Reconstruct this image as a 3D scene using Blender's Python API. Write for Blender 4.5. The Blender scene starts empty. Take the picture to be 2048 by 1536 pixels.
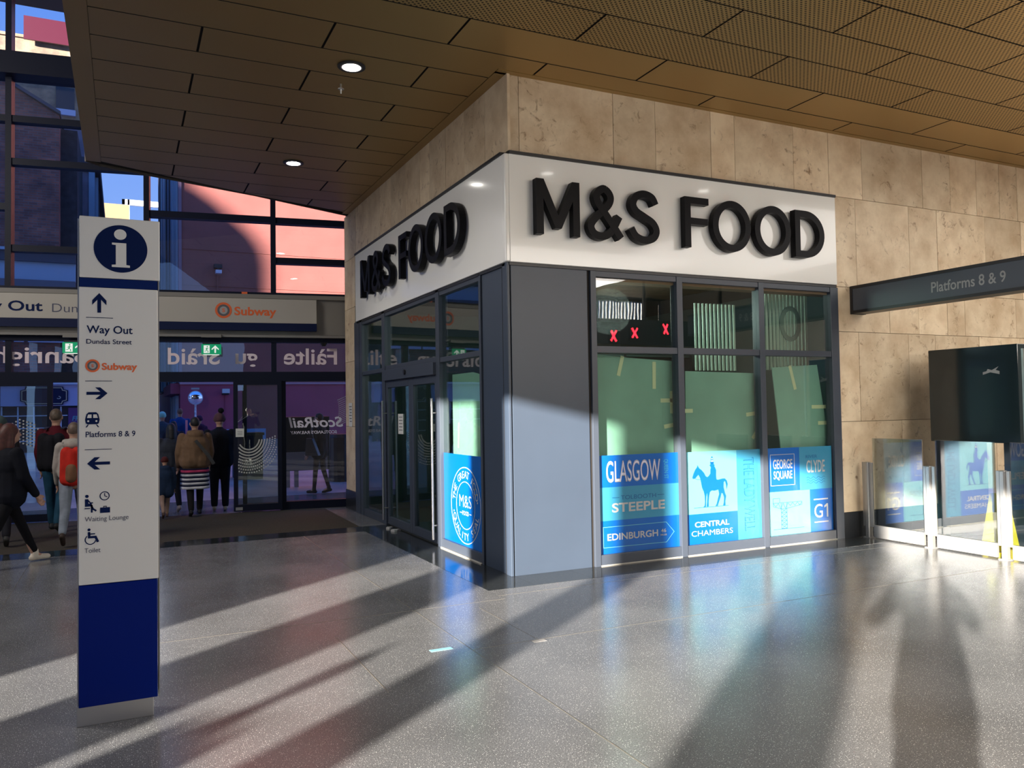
import bpy, bmesh, math, random
from mathutils import Vector, Matrix
random.seed(7)
D = bpy.data; S = bpy.context.scene; COL = S.collection
PI = math.pi

# ------------------------------------------------------------------ camera
cd = D.cameras.new('camera'); cam = D.objects.new('camera', cd); COL.objects.link(cam); S.camera = cam
yaw, pitch, roll, f = .4485, .0312, -.0160, 1616.12
cd.sensor_width = 36; cd.lens = 36 * f / 2048; cd.clip_start = .05; cd.clip_end = 600
F_ = Vector((math.sin(yaw)*math.cos(pitch), math.cos(yaw)*math.cos(pitch), math.sin(pitch)))
R_ = Vector((math.cos(yaw), -math.sin(yaw), 0)); U_ = R_.cross(F_)
c_, s_ = math.cos(roll), math.sin(roll)
R2 = c_*R_ + s_*U_; U2 = -s_*R_ + c_*U_
M = Matrix((R2, U2, -F_)).transposed().to_4x4(); M.translation = (-3.4743, -7.2530, 1.65); cam.matrix_world = M

# ------------------------------------------------------------------ exposure, world, sun, large lights
S.view_settings.view_transform = 'Standard'; S.view_settings.look = 'None'
S.view_settings.exposure = 0.36; S.view_settings.gamma = 1; S.view_settings.use_curve_mapping = False
S.cycles.max_bounces = 9; S.cycles.transparent_max_bounces = 24; S.cycles.glossy_bounces = 5
S.cycles.sample_clamp_indirect = 6; S.cycles.use_denoising = True
W = D.worlds.new('sky'); S.world = W; W.use_nodes = True
nt = W.node_tree; bg = nt.nodes['Background']
tc = nt.nodes.new('ShaderNodeTexCoord'); sx = nt.nodes.new('ShaderNodeSeparateXYZ'); cr = nt.nodes.new('ShaderNodeValToRGB')
nt.links.new(tc.outputs['Generated'], sx.inputs[0]); nt.links.new(sx.outputs['Z'], cr.inputs[0]); nt.links.new(cr.outputs[0], bg.inputs[0])
cr.color_ramp.elements[0].position = 0.0; cr.color_ramp.elements[0].color = (.36, .56, .95, 1)
cr.color_ramp.elements[1].position = .55; cr.color_ramp.elements[1].color = (.05, .22, .80, 1)
bg.inputs[1].default_value = 1.0
SUN = Vector((.78092, .60026, -.17277))
sd = D.lights.new('sun', 'SUN'); sd.energy = 24; sd.angle = math.radians(.6); sd.color = (1, .91, .80)
so = D.objects.new('sun', sd); COL.objects.link(so); so.rotation_euler = SUN.to_track_quat('-Z', 'Y').to_euler()
def area(name, loc, size, energy, color, direction=(0, 0, -1)):
    l = D.lights.new(name, 'AREA'); l.shape = 'RECTANGLE'; l.size, l.size_y = size; l.energy = energy; l.color = color
    o = D.objects.new(name, l); COL.objects.link(o); o.location = loc
    o.rotation_euler = Vector(direction).to_track_quat('-Z', 'Y').to_euler(); return o
area('concourse_fill', (4.7, -9.5, 4.85), (6.4, 5), 540, (1, .95, .89))  # unseen fill lights, added to brighten the concourse
area('concourse_fill', (8.5, -5.5, 4.85), (5, 6), 300, (1, .95, .89))
area('atrium_fill', (-9.85, 1.7, 6.4), (3, 4.6), 560, (1, .95, .9), (1, -.1, -.12))  # unseen fill light, added to brighten the side face of the shop

# ------------------------------------------------------------------ materials
def new(name):
    m = D.materials.new(name); m.use_nodes = True; return m, m.node_tree, m.node_tree.nodes['Principled BSDF']
def pm(name, col, rough=.5, metal=0, spec=.5, var=0, scale=8, bump=0, bscale=60, coat=0, stretch=None):
    m, t, b = new(name)
    b.inputs['Base Color'].default_value = (*col, 1); b.inputs['Roughness'].default_value = rough
    b.inputs['Metallic'].default_value = metal; b.inputs['Specular IOR Level'].default_value = spec
    b.inputs['Coat Weight'].default_value = coat
    co = t.nodes.new('ShaderNodeTexCoord'); mp = t.nodes.new('ShaderNodeMapping'); t.links.new(co.outputs['Object'], mp.inputs[0])
    if stretch: mp.inputs['Scale'].default_value = stretch
    if var:
        n = t.nodes.new('ShaderNodeTexNoise'); n.inputs['Scale'].default_value = scale; n.inputs['Detail'].default_value = 5
        t.links.new(mp.outputs[0], n.inputs[0])
        r = t.nodes.new('ShaderNodeValToRGB'); t.links.new(n.outputs[0], r.inputs[0])
        r.color_ramp.elements[0].position = .3; r.color_ramp.elements[1].position = .7
        r.color_ramp.elements[0].color = (*[c*(1-var) for c in col], 1); r.color_ramp.elements[1].color = (*[min(1, c*(1+var)) for c in col], 1)
        t.links.new(r.outputs[0], b.inputs['Base Color'])
    if bump:
        n = t.nodes.new('ShaderNodeTexNoise'); n.inputs['Scale'].default_value = bscale; n.inputs['Detail'].default_value = 3
        t.links.new(mp.outputs[0], n.inputs[0]); bp = t.nodes.new('ShaderNodeBump'); bp.inputs['Strength'].default_value = bump
        bp.inputs['Distance'].default_value = .01; t.links.new(n.outputs[0], bp.inputs['Height']); t.links.new(bp.outputs[0], b.inputs['Normal'])
    return m
def emis(name, col, st):
    m, t, b = new(name); b.inputs['Base Color'].default_value = (*col, 1)
    b.inputs['Emission Color'].default_value = (*col, 1); b.inputs['Emission Strength'].default_value = st; return m
def glass(name, tint, refl=.06, ior=1.5, rough=0):
    m, t, b = new(name); out = t.nodes['Material Output']; t.nodes.remove(b)
    tr = t.nodes.new('ShaderNodeBsdfTransparent'); tr.inputs[0].default_value = (*tint, 1)
    gl = t.nodes.new('ShaderNodeBsdfGlossy'); gl.inputs['Roughness'].default_value = rough
    fr = t.nodes.new('ShaderNodeFresnel'); fr.inputs[0].default_value = ior
    geo = t.nodes.new('ShaderNodeNewGeometry')   # thin sheet: the back face must not total-reflect
    mr_ = t.nodes.new('ShaderNodeMapRange'); t.links.new(geo.outputs['Backfacing'], mr_.inputs[0]); mr_.inputs[3].default_value = ior; mr_.inputs[4].default_value = 1/ior; t.links.new(mr_.outputs[0], fr.inputs[0])
    co = t.nodes.new('ShaderNodeTexCoord'); n = t.nodes.new('ShaderNodeTexNoise'); n.inputs['Scale'].default_value = 2.2
    t.links.new(co.outputs['Object'], n.inputs[0]); bp = t.nodes.new('ShaderNodeBump'); bp.inputs['Strength'].default_value = .015; bp.inputs['Distance'].default_value = .03
    t.links.new(n.outputs[0], bp.inputs['Height']); t.links.new(bp.outputs[0], gl.inputs['Normal'])
    ad = t.nodes.new('ShaderNodeMath'); ad.operation = 'ADD'; ad.inputs[1].default_value = refl; ad.use_clamp = True
    t.links.new(fr.outputs[0], ad.inputs[0])
    mx = t.nodes.new('ShaderNodeMixShader'); t.links.new(ad.outputs[0], mx.inputs[0]); t.links.new(tr.outputs[0], mx.inputs[1]); t.links.new(gl.outputs[0], mx.inputs[2])
    t.links.new(mx.outputs[0], out.inputs[0]); return m

def floor_mat(name, base, fleck, rough, fl=.5):
    m, t, b = new(name); N = t.nodes; L = t.links
    co = N.new('ShaderNodeTexCoord')
    n1 = N.new('ShaderNodeTexNoise'); n1.inputs['Scale'].default_value = 1.1; n1.inputs['Detail'].default_value = 8; L.new(co.outputs['Object'], n1.inputs[0])
    n2 = N.new('ShaderNodeTexNoise'); n2.inputs['Scale'].default_value = 140; n2.inputs['Detail'].default_value = 2; L.new(co.outputs['Object'], n2.inputs[0])
    r = N.new('ShaderNodeValToRGB'); L.new(n2.outputs[0], r.inputs[0]); r.color_ramp.elements[0].position = .35; r.color_ramp.elements[1].position = .7
    r.color_ramp.elements[0].color = (*[c*.62 for c in base], 1); r.color_ramp.elements[1].color = (*[c*1.45 for c in base], 1)
    mxl = N.new('ShaderNodeMixRGB'); mxl.blend_type = 'MULTIPLY'; mxl.inputs[0].default_value = .45; L.new(r.outputs[0], mxl.inputs[1])
    r1 = N.new('ShaderNodeValToRGB'); L.new(n1.outputs[0], r1.inputs[0]); r1.color_ramp.elements[0].position = .35; r1.color_ramp.elements[1].position = .65
    r1.color_ramp.elements[0].color = (.55, .55, .55, 1); r1.color_ramp.elements[1].color = (1.2, 1.2, 1.2, 1); L.new(r1.outputs[0], mxl.inputs[2])
    col = mxl.outputs[0]
    for sc, thr in ((105, .2), (52, .1)):
        v = N.new('ShaderNodeTexVoronoi'); v.inputs['Scale'].default_value = sc; L.new(co.outputs['Object'], v.inputs[0])
        # only some of the cells hold a chip
        wn = N.new('ShaderNodeSeparateColor'); L.new(v.outputs['Color'], wn.inputs[0])
        a = N.new('ShaderNodeMath'); a.operation = 'LESS_THAN'; L.new(v.outputs['Distance'], a.inputs[0]); a.inputs[1].default_value = thr
        bb = N.new('ShaderNodeMath'); bb.operation = 'GREATER_THAN'; L.new(wn.outputs[0], bb.inputs[0]); bb.inputs[1].default_value = fl
        cc = N.new('ShaderNodeMath'); cc.operation = 'MULTIPLY'; L.new(a.outputs[0], cc.inputs[0]); L.new(bb.outputs[0], cc.inputs[1])
        mx = N.new('ShaderNodeMixRGB'); L.new(cc.outputs[0], mx.inputs[0]); L.new(col, mx.inputs[1]); mx.inputs[2].default_value = (*fleck, 1); col = mx.outputs[0]
    L.new(col, b.inputs['Base Color'])
    rr = N.new('ShaderNodeMapRange'); L.new(n1.outputs[0], rr.inputs[0]); rr.inputs[1].default_value = .3; rr.inputs[2].default_value = .7
    rr.inputs[3].default_value = rough*.85; rr.inputs[4].default_value = rough*1.25; L.new(rr.outputs[0], b.inputs['Roughness'])
    n3 = N.new('ShaderNodeTexNoise'); n3.inputs['Scale'].default_value = 55; n3.inputs['Detail'].default_value = 4; L.new(co.outputs['Object'], n3.inputs[0])
    bp = N.new('ShaderNodeBump'); bp.inputs['Strength'].default_value = .12; bp.inputs['Distance'].default_value = .004
    L.new(n3.outputs[0], bp.inputs['Height']); L.new(bp.outputs[0], b.inputs['Normal'])
    b.inputs['Specular IOR Level'].default_value = .62
    return m
M_FLOOR = floor_mat('terrazzo floor', (.165, .168, .174), (.8, .8, .78), .2, .55)
M_BORDER = floor_mat('polished dark stone', (.03, .034, .036), (.2, .2, .19), .09, .8)
def stone_mat():
    m, t, b = new('travertine'); N = t.nodes; L = t.links
    co = N.new('ShaderNodeTexCoord'); oi = N.new('ShaderNodeObjectInfo')
    ad = N.new('ShaderNodeVectorMath'); ad.operation = 'ADD'; L.new(co.outputs['Object'], ad.inputs[0])
    sc = N.new('ShaderNodeVectorMath'); sc.operation = 'SCALE'; L.new(oi.outputs['Random'], sc.inputs['Scale']); sc.inputs[0].default_value = (13, 7, 19); L.new(sc.outputs[0], ad.inputs[1])
    n1 = N.new('ShaderNodeTexNoise'); n1.inputs['Scale'].default_value = 2.4; n1.inputs['Detail'].default_value = 8; n1.inputs['Roughness'].default_value = .62; L.new(ad.outputs[0], n1.inputs[0])
    r1 = N.new('ShaderNodeValToRGB'); L.new(n1.outputs[0], r1.inputs[0]); e = r1.color_ramp.elements
    e[0].position = .3; e[0].color = (.56, .41, .255, 1); e[1].position = .62; e[1].color = (.80, .655, .46, 1)
    n2 = N.new('ShaderNodeTexNoise'); n2.inputs['Scale'].default_value = 9; n2.inputs['Detail'].default_value = 10; n2.inputs['Roughness'].default_value = .7; n2.inputs['Distortion'].default_value = .8; L.new(ad.outputs[0], n2.inputs[0])
    r2 = N.new('ShaderNodeValToRGB'); L.new(n2.outputs[0], r2.inputs[0]); e = r2.color_ramp.elements
    e[0].position = .56; e[0].color = (0, 0, 0, 1); e[1].position = .68; e[1].color = (1, 1, 1, 1)
    n3 = N.new('ShaderNodeTexNoise'); n3.inputs['Scale'].default_value = 1.3; L.new(ad.outputs[0], n3.inputs[0])
    r3 = N.new('ShaderNodeValToRGB'); L.new(n3.outputs[0], r3.inputs[0]); r3.color_ramp.elements[0].position = .4; r3.color_ramp.elements[1].position = .56
    mu = N.new('ShaderNodeMath'); mu.operation = 'MULTIPLY'; L.new(r2.outputs[0], mu.inputs[0]); L.new(r3.outputs[0], mu.inputs[1])
    m2 = N.new('ShaderNodeMath'); m2.operation = 'MULTIPLY'; L.new(mu.outputs[0], m2.inputs[0]); m2.inputs[1].default_value = .85
    mx = N.new('ShaderNodeMixRGB'); L.new(m2.outputs[0], mx.inputs[0]); L.new(r1.outputs[0], mx.inputs[1]); mx.inputs[2].default_value = (.21, .105, .045, 1)
    hv = N.new('ShaderNodeHueSaturation'); L.new(mx.outputs[0], hv.inputs['Color'])
    mr = N.new('ShaderNodeMapRange'); L.new(oi.outputs['Random'], mr.inputs[0]); mr.inputs[3].default_value = .86; mr.inputs[4].default_value = 1.1; L.new(mr.outputs[0], hv.inputs['Value'])
    L.new(hv.outputs[0], b.inputs['Base Color']); b.inputs['Roughness'].default_value = .42
    return m
M_STONE = stone_mat()
def perf_mat():
    m, t, b = new('perforated gold panel'); N = t.nodes; L = t.links
    co = N.new('ShaderNodeTexCoord'); mp = N.new('ShaderNodeMapping'); mp.inputs['Rotation'].default_value = (0, 0, PI/4); mp.inputs['Scale'].default_value = (28, 28, 28)
    L.new(co.outputs['Object'], mp.inputs[0]); fr = N.new('ShaderNodeVectorMath'); fr.operation = 'FRACTION'; L.new(mp.outputs[0], fr.inputs[0])
    sb = N.new('ShaderNodeVectorMath'); sb.operation = 'SUBTRACT'; L.new(fr.outputs[0], sb.inputs[0]); sb.inputs[1].default_value = (.5, .5, 0)
    mu = N.new('ShaderNodeVectorMath'); mu.operation = 'MULTIPLY'; L.new(sb.outputs[0], mu.inputs[0]); mu.inputs[1].default_value = (1, 1, 0)
    ln = N.new('ShaderNodeVectorMath'); ln.operation = 'LENGTH'; L.new(mu.outputs[0], ln.inputs[0])
    lt = N.new('ShaderNodeMath'); lt.operation = 'LESS_THAN'; L.new(ln.outputs['Value'], lt.inputs[0]); lt.inputs[1].default_value = .29
    mx = N.new('ShaderNodeMixRGB'); L.new(lt.outputs[0], mx.inputs[0]); mx.inputs[1].default_value = (*GOLD, 1); mx.inputs[2].default_value = (.03, .018, .006, 1)
    L.new(mx.outputs[0], b.inputs['Base Color']); b.inputs['Roughness'].default_value = .45; b.inputs['Metallic'].default_value = .7
    return m
GOLD = (.41, .275, .105)
M_GOLD = pm('gold anodised panel', GOLD, .4, .75)
M_PERF = perf_mat()
M_DARK = pm('dark void', (.015, .012, .01), .8)
M_FRAME = pm('slate grey powder coat', (.044, .055, .076), .42, 0, .5)
M_PIER = pm('slate grey pier panel', (.040, .056, .084), .4, 0, .5, var=.04, scale=2)
M_MULL = pm('navy black window frame', (.006, .008, .02), .4, 0, .2)
M_WHITE = pm('gloss white fascia', (.88, .875, .84), .12, 0, .5, coat=.3)
M_BLACK = pm('black letter', (.003, .003, .005), .4, 0, .12)
M_CAP = pm('black capping', (.015, .016, .02), .4)
M_STEEL = pm('brushed steel', (.62, .61, .59), .28, 1, var=.06, scale=30, stretch=(1, 1, .05))
M_STEELP = pm('satin steel rail', (.40, .395, .385), .35, .6)
M_NAVY = pm('navy vinyl', (.004, .009, .045), .45, 0, .2)
M_TBLUE = pm('blue totem panel', (.001, .011, .15), .3, 0, .12)
M_TWHITE = pm('white totem panel', (.66, .66, .63), .3)
M_ORANGE = pm('orange print', (.72, .13, .03), .45)
M_GREY = pm('grey print', (.1, .1, .11), .45)
M_WPRINT = pm('white print', (.34, .34, .34), .4)
M_BLUE = pm('bright blue vinyl', (0, .088, .36), .3, coat=.25)
M_SKY = pm('sky blue vinyl', (.03, .20, .33), .3, coat=.25)
M_AQUA = pm('pale aqua vinyl', (.10, .33, .41), .3, coat=.25)
M_TEALP = pm('teal blue print', (.0, .07, .2), .4)
M_GSHOP = glass('green tinted shop glass', (.93, .98, .955), .075)
M_GDOOR = glass('dark door glass', (.84, .93, .90), .075)
M_GFAC = glass('clear facade glass', (.93, .93, .97), .02)
M_GGATE = glass('smoked gate glass', (.78, .83, .84), .17)
M_BOARD = pm('pale green hoarding sheet', (.23, .41, .33), .7, var=.08, scale=3)
M_TAPE = pm('masking tape', (.66, .68, .42), .7)
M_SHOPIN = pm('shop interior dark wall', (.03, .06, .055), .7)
M_BEIGE = pm('beige header panel', (.2, .187, .165), .45)
M_BOARDW = pm('cream sign board', (.42, .39, .34), .4)
M_ROOM = pm('concourse wall', (.16, .14, .12), .7)
M_MAT = pm('brown entrance matting', (.05, .044, .034), .85, 0, .2, var=.3, scale=40, bump=.3, bscale=120)
M_GREEN = emis('green exit sign face', (0, .24, .1), .55)
M_EWHITE = emis('white exit sign print', (.75, .8, .75), .5)
M_LAMP = emis('lamp diffuser', (1, .97, .9), 14)
M_LED = emis('red led', (1, .01, .02), 30)
M_YEL = pm('yellow plastic', (.75, .62, .02), .4)
M_KIOSK = pm('gloss black cabinet', (.014, .026, .03), .1, 0, .6)

# ------------------------------------------------------------------ mesh helpers
class B:
    def __init__(s): s.v = []; s.f = []
    def box(s, x0, x1, y0, y1, z0, z1):
        n = len(s.v); s.v += [(x, y, z) for z in (z0, z1) for y in (y0, y1) for x in (x0, x1)]
        s.f += [tuple(n+i for i in q) for q in ((0, 2, 3, 1), (4, 5, 7, 6), (0, 1, 5, 4), (2, 6, 7, 3), (0, 4, 6, 2), (1, 3, 7, 5))]; return s
    def prism(s, pts, w0, w1, fn):
        """extrude polygon pts (u,v) from w0 to w1 through fn(u,v,w)"""
        n = len(s.v); k = len(pts)
        s.v += [fn(u, v, w0) for u, v in pts] + [fn(u, v, w1) for u, v in pts]
        s.f.append(tuple(range(n+k-1, n-1, -1))); s.f.append(tuple(range(n+k, n+2*k)))
        for i in range(k): j = (i+1) % k; s.f.append((n+i, n+j, n+k+j, n+k+i))
        return s
    def ribbon(s, pts, wid, w0, w1, fn, closed=False):
        k = len(pts); L = []; R = []
        for i in range(k):
            a = Vector(pts[i-1] if (i or closed) else pts[0]); c = Vector(pts[(i+1) % k] if (i < k-1 or closed) else pts[-1]); p = Vector(pts[i])
            d1 = (p-a); d2 = (c-p)
            if d1.length < 1e-9: d1 = d2
            if d2.length < 1e-9: d2 = d1
            d1.normalize(); d2.normalize(); n1 = Vector((-d1.y, d1.x)); n2 = Vector((-d2.y, d2.x)); m = (n1+n2)
            if m.length < 1e-6: m = n1
            m.normalize(); q = wid/2/max(.45, m.dot(n1)); L.append(p+m*q); R.append(p-m*q)
        n = len(s.v)
        for w in (w0, w1):
            s.v += [fn(p.x, p.y, w) for p in L]; s.v += [fn(p.x, p.y, w) for p in R]
        for i in range(k if closed else k-1):
            j = (i+1) % k
            a, b, c, d = n+i, n+j, n+k+j, n+k+i; o = 2*k
            s.f += [(a, b, c, d), (a+o, d+o, c+o, b+o), (a, a+o, b+o, b), (d, c, c+o, d+o)]
        if not closed:
            for i in (0, k-1): a, d = n+i, n+k+i; s.f.append((a, d, d+2*k, a+2*k) if i == 0 else (d, a, a+2*k, d+2*k))
        return s
    def cyl(s, p0, p1, r0, r1=None, n=12, cap=True):
        r1 = r0 if r1 is None else r1; p0 = Vector(p0); p1 = Vector(p1); d = (p1-p0).normalized()
        a = d.orthogonal().normalized(); b = d.cross(a); k = len(s.v)
        for p, r in ((p0, r0), (p1, r1)):
            for i in range(n): t = 2*PI*i/n; s.v.append(tuple(p + (a*math.cos(t)+b*math.sin(t))*r))
        for i in range(n): j = (i+1) % n; s.f.append((k+i, k+j, k+n+j, k+n+i))
        if cap: s.f.append(tuple(range(k+n-1, k-1, -1))); s.f.append(tuple(range(k+n, k+2*n)))
        return s
    def mesh(s, name, mat=None, smooth=False):
        me = D.meshes.new(name); me.from_pydata(s.v, [], s.f); me.validate()
        bm = bmesh.new(); bm.from_mesh(me); bmesh.ops.recalc_face_normals(bm, faces=bm.faces); bm.to_mesh(me); bm.free()
        if smooth: me.polygons.foreach_set('use_smooth', [True]*len(me.polygons))
        if mat: me.materials.append(mat)
        return me
    def obj(s, name, mat, parent=None, smooth=False, bevel=0):
        return link(name, s.mesh(name, mat, smooth), parent, bevel)
def link(name, me, parent=None, bevel=0):
    o = D.objects.new(name, me); COL.objects.link(o)
    if parent: o.parent = parent
    if bevel: md = o.modifiers.new('bevel', 'BEVEL'); md.width = bevel; md.segments = 2; md.limit_method = 'ANGLE'
    return o
def box(name, mat, b, parent=None, bevel=0): return B().box(*b).obj(name, mat, parent, bevel=bevel)
def empty(name, loc=(0, 0, 0), rz=0):
    o = D.objects.new(name, None); COL.objects.link(o); o.location = loc; o.rotation_euler = (0, 0, rz); o.empty_display_size = .1; return o
def tag(o, label, cat, group=None):
    o['label'] = label; o['category'] = cat
    if group: o['group'] = group
    return o
def struct(o, label=None):
    o['kind'] = 'structure'
    if label: o['label'] = label
    return o
_tc = {}
def text_raw(s, off=0.0):
    if (s, off) in _tc: return _tc[s, off]
    c = D.curves.new('t', 'FONT'); c.body = s; c.size = 1; c.offset = off; c.resolution_u = 4; c.fill_mode = 'FRONT'
    o = D.objects.new('t', c); COL.objects.link(o); bpy.context.view_layer.update()
    me = D.meshes.new_from_object(o.evaluated_get(bpy.context.evaluated_depsgraph_get()))
    V = [tuple(v.co[:2]) for v in me.vertices]; Fc = [tuple(p.vertices) for p in me.polygons]
    D.objects.remove(o); D.curves.remove(c); D.meshes.remove(me); _tc[s, off] = (V, Fc); return V, Fc
def text(name, s, bb, fn, mat, parent, off=0.0, w=.002, mirror=False, rot=0, italic=0):
    """lettering whose outline box is exactly bb=(u0,u1,v0,v1); rot=-90 reads downwards"""
    V, Fc = text_raw(s, off)
    if italic: V = [(x+y*italic, y) for x, y in V]
    if rot == -90: V = [(y, -x) for x, y in V]
    if mirror: V = [(-x, y) for x, y in V]
    x0 = min(v[0] for v in V); x1 = max(v[0] for v in V); y0 = min(v[1] for v in V); y1 = max(v[1] for v in V)
    b = B(); b.v = [fn(bb[0]+(x-x0)/(x1-x0)*(bb[1]-bb[0]), bb[2]+(y-y0)/(y1-y0)*(bb[3]-bb[2]), w) for x, y in V]; b.f = Fc
    me = D.meshes.new(name); me.from_pydata(b.v, [], b.f); me.materials.append(mat)
    return link(name, me, parent)
def rect(u0, u1, v0, v1): return [(u0, v0), (u1, v0), (u1, v1), (u0, v1)]
def ell(cu, cv, ru, rv, n=40, a0=0, a1=2*PI, end=False):
    k = n if not end else n-1
    return [(cu+ru*math.cos(a0+(a1-a0)*i/k), cv+rv*math.sin(a0+(a1-a0)*i/k)) for i in range(n)]
def crom(P, n=7, closed=False):
    out = []; k = len(P)
    for i in range(k if closed else k-1):
        p0 = Vector(P[i-1] if (i or closed) else P[0]); p1 = Vector(P[i]); p2 = Vector(P[(i+1) % k]); p3 = Vector(P[(i+2) % k] if (i+2 < k or closed) else P[-1])
        for j in range(n):
            t = j/n; out.append(tuple(.5*((2*p1)+(-p0+p2)*t+(2*p0-5*p1+4*p2-p3)*t*t+(-p0+3*p1-3*p2+p3)*t**3)))
    if not closed: out.append(tuple(P[-1]))
    return out
def dec(name, polys, fn, mat, parent, w0=.0005, w1=.002):
    b = B()
    for p in polys: b.prism(p, w0, w1, fn)
    return b.obj(name, mat, parent)
def rib(name, lines, wid, fn, mat, parent, w0=.0005, w1=.002, closed=False):
    b = B()
    for l in lines: b.ribbon(l, wid, w0, w1, fn, closed)
    return b.obj(name, mat, parent)
def FR(y0=0.0): return lambda u, v, w: (u, y0-w, v)            # face looking toward -Y
def FL(x0=0.0): return lambda u, v, w: (x0-w, -u, v)           # face looking toward -X, u runs toward -Y
def clip(poly, n, c):
    """keep the part of a 2D polygon where n.p <= c"""
    out = []
    for i in range(len(poly)):
        a = poly[i-1]; b = poly[i]; da = n[0]*a[0]+n[1]*a[1]-c; db = n[0]*b[0]+n[1]*b[1]-c
        if (da <= 0) != (db <= 0): t = da/(da-db); out.append((a[0]+(b[0]-a[0])*t, a[1]+(b[1]-a[1])*t))
        if db <= 0: out.append(b)
    return out
XY = lambda u, v, w: (u, v, w)

# ------------------------------------------------------------------ floor
CZ = 5.03; A_F = math.radians(8.2); ux, uy = math.cos(A_F), -math.sin(A_F); FO = (.13, 6.79)
def fac(u): return (FO[0]+ux*u, FO[1]+uy*u)
fl = struct(box('floor', M_FLOOR, (-10.3, 12.3, -14.3, 9.3, -.3, 0)), 'grey speckled terrazzo concourse floor')
M_STRIP = pm('brass floor divider', (.30, .28, .24), .35, .6)
for (x0, x1, y0, y1) in ((-1.315, -1.307, -13.9, 3.7), (-10, -.48, -.82, -.812), (-.48, 12, -.69, -.682), (-1.31, 12, -2.064, -2.056), (-2.075, -2.069, -2.6, -1.3),
                         (-.803, -.797, -2.06, -1.0), (-4.43, -4.424, -.8, 3.7), (-2.5, -2.494, 4.25, 6.9), (-7.6, -7.593, -13.9, 3.7), (-10, 12, -6.1, -6.092), (-1.7, -1.692, 4.25, 7.0)):
    box('divider_strip', M_STRIP, (x0, x1, y0, y1, -.01, .0008), fl)
# polished dark border laid in slabs round the shop and in front of the matting
def slabs(lst):
    for (x0, x1, y0, y1) in lst: box('border_slab', M_BORDER, (x0+.001, x1-.001, y0+.001, y1-.001, -.02, .0015), fl)
L_ = []
y = -.47
while y < 3.7: L_.append((-.48, 0, y, min(y+.62, 3.73))); y += .62
x = 0
while x < 4.7: L_.append((x, min(x+.62, 4.72), -.47, 0)); x += .62
x = -10
while x < -.02: L_.append((x, min(x+.62, 0), 3.73, 4.2)); x += .62
slabs(L_)
mt = B().prism([(-9.9, 4.2), (-.42, 4.2), (-.36, 6.72), (-9.9, 8.1)], .0002, .0012, XY).obj('entrance_mat', M_MAT)
tag(mt, 'wide dark brown entrance matting laid inside the station doors', 'mat')
pb = tag(box('floor_plate', pm('pale blue sticker', (.25, .5, .6), .5), (-1.58, -1.42, -1.98, -1.93, .0005, .002)), 'small pale blue sticker stuck on the grey floor', 'sticker')
pb = tag(box('floor_plate', pm('steel cover', (.35, .34, .33), .5), (-.86, -.76, -2.12, -2.07, .0005, .002)), 'small grey metal cover plate at a joint end on the floor', 'plate')

# ------------------------------------------------------------------ ceiling
edge = [(-3.92, 4.72), (-3.76, 4.89), (-3.39, 5.03), (-2.71, 5.27), (-1.62, 5.66), (-.88, 6.0), (.1, 6.45)]
ce = B()
slab = [(-3.92, -14.3), (12.3, -14.3), (12.3, .05), (.05, .05), (.05, 6.5)] + edge[::-1][1:]
ce = B().prism(slab, CZ+.03, CZ+.13, XY).obj('ceiling', M_DARK); struct(ce, 'dark void above the bronze ceiling panels')
def seg_clip(poly):
    # the ceiling's curved free edge is followed chord by chord
    for (a, b2) in zip(edge[1:], edge[2:]):
        n = (-(b2[1]-a[1]), b2[0]-a[0]); poly = clip(poly, n, n[0]*a[0]+n[1]*a[1])
        if len(poly) < 3: return []
    return poly
k0, k1 = -25, 12
for k in range(k0, k1):
    y0 = .16+.54*k; y1 = y0+.54
    off = 0 if k % 2 == 0 else 1.04
    for m_ in range(-1, 9):
        x0 = -.77+off+2.08*(m_-1); x1 = x0+2.08
        x0 = max(x0, -3.75); g = .011
        polys = []
        if k <= -2: polys.append(rect(x0+g, min(x1, 12)-g, y0+.008, y1-.008))
        elif k == -1:
            if x1 <= -.12: polys.append(rect(x0+g, x1-g, y0+.008, y1-.008))
            elif x0 >= -.12: polys.append(rect(x0+g, min(x1, 12)-g, y0+.008, -.08))
            else: polys.append([(x0+g, y0+.008), (x1-g, y0+.008), (x1-g, -.08), (-.12, -.08), (-.12, y1-.008), (x0+g, y1-.008)])
        elif min(x1, -.12)-x0 > .06:
            p = rect(x0+g, min(x1-g, -.12), y0+.008, y1-.008)
            if y1 > 4.6: p = seg_clip(p)
            if len(p) > 2: polys.append(p)
        for p in polys:
            if p[1][0]-p[0][0] < .03 and len(p) == 4 and y1 <= 4.6: continue
            o = B().prism(p, CZ, CZ+.025, XY).obj('ceiling_panel', M_PERF if y1 < -.85 else M_GOLD, ce); o.data.materials.append(M_DARK)
            for f_ in o.data.polygons:
                if abs(f_.normal.z) < .5: f_.material_index = 1
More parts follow.
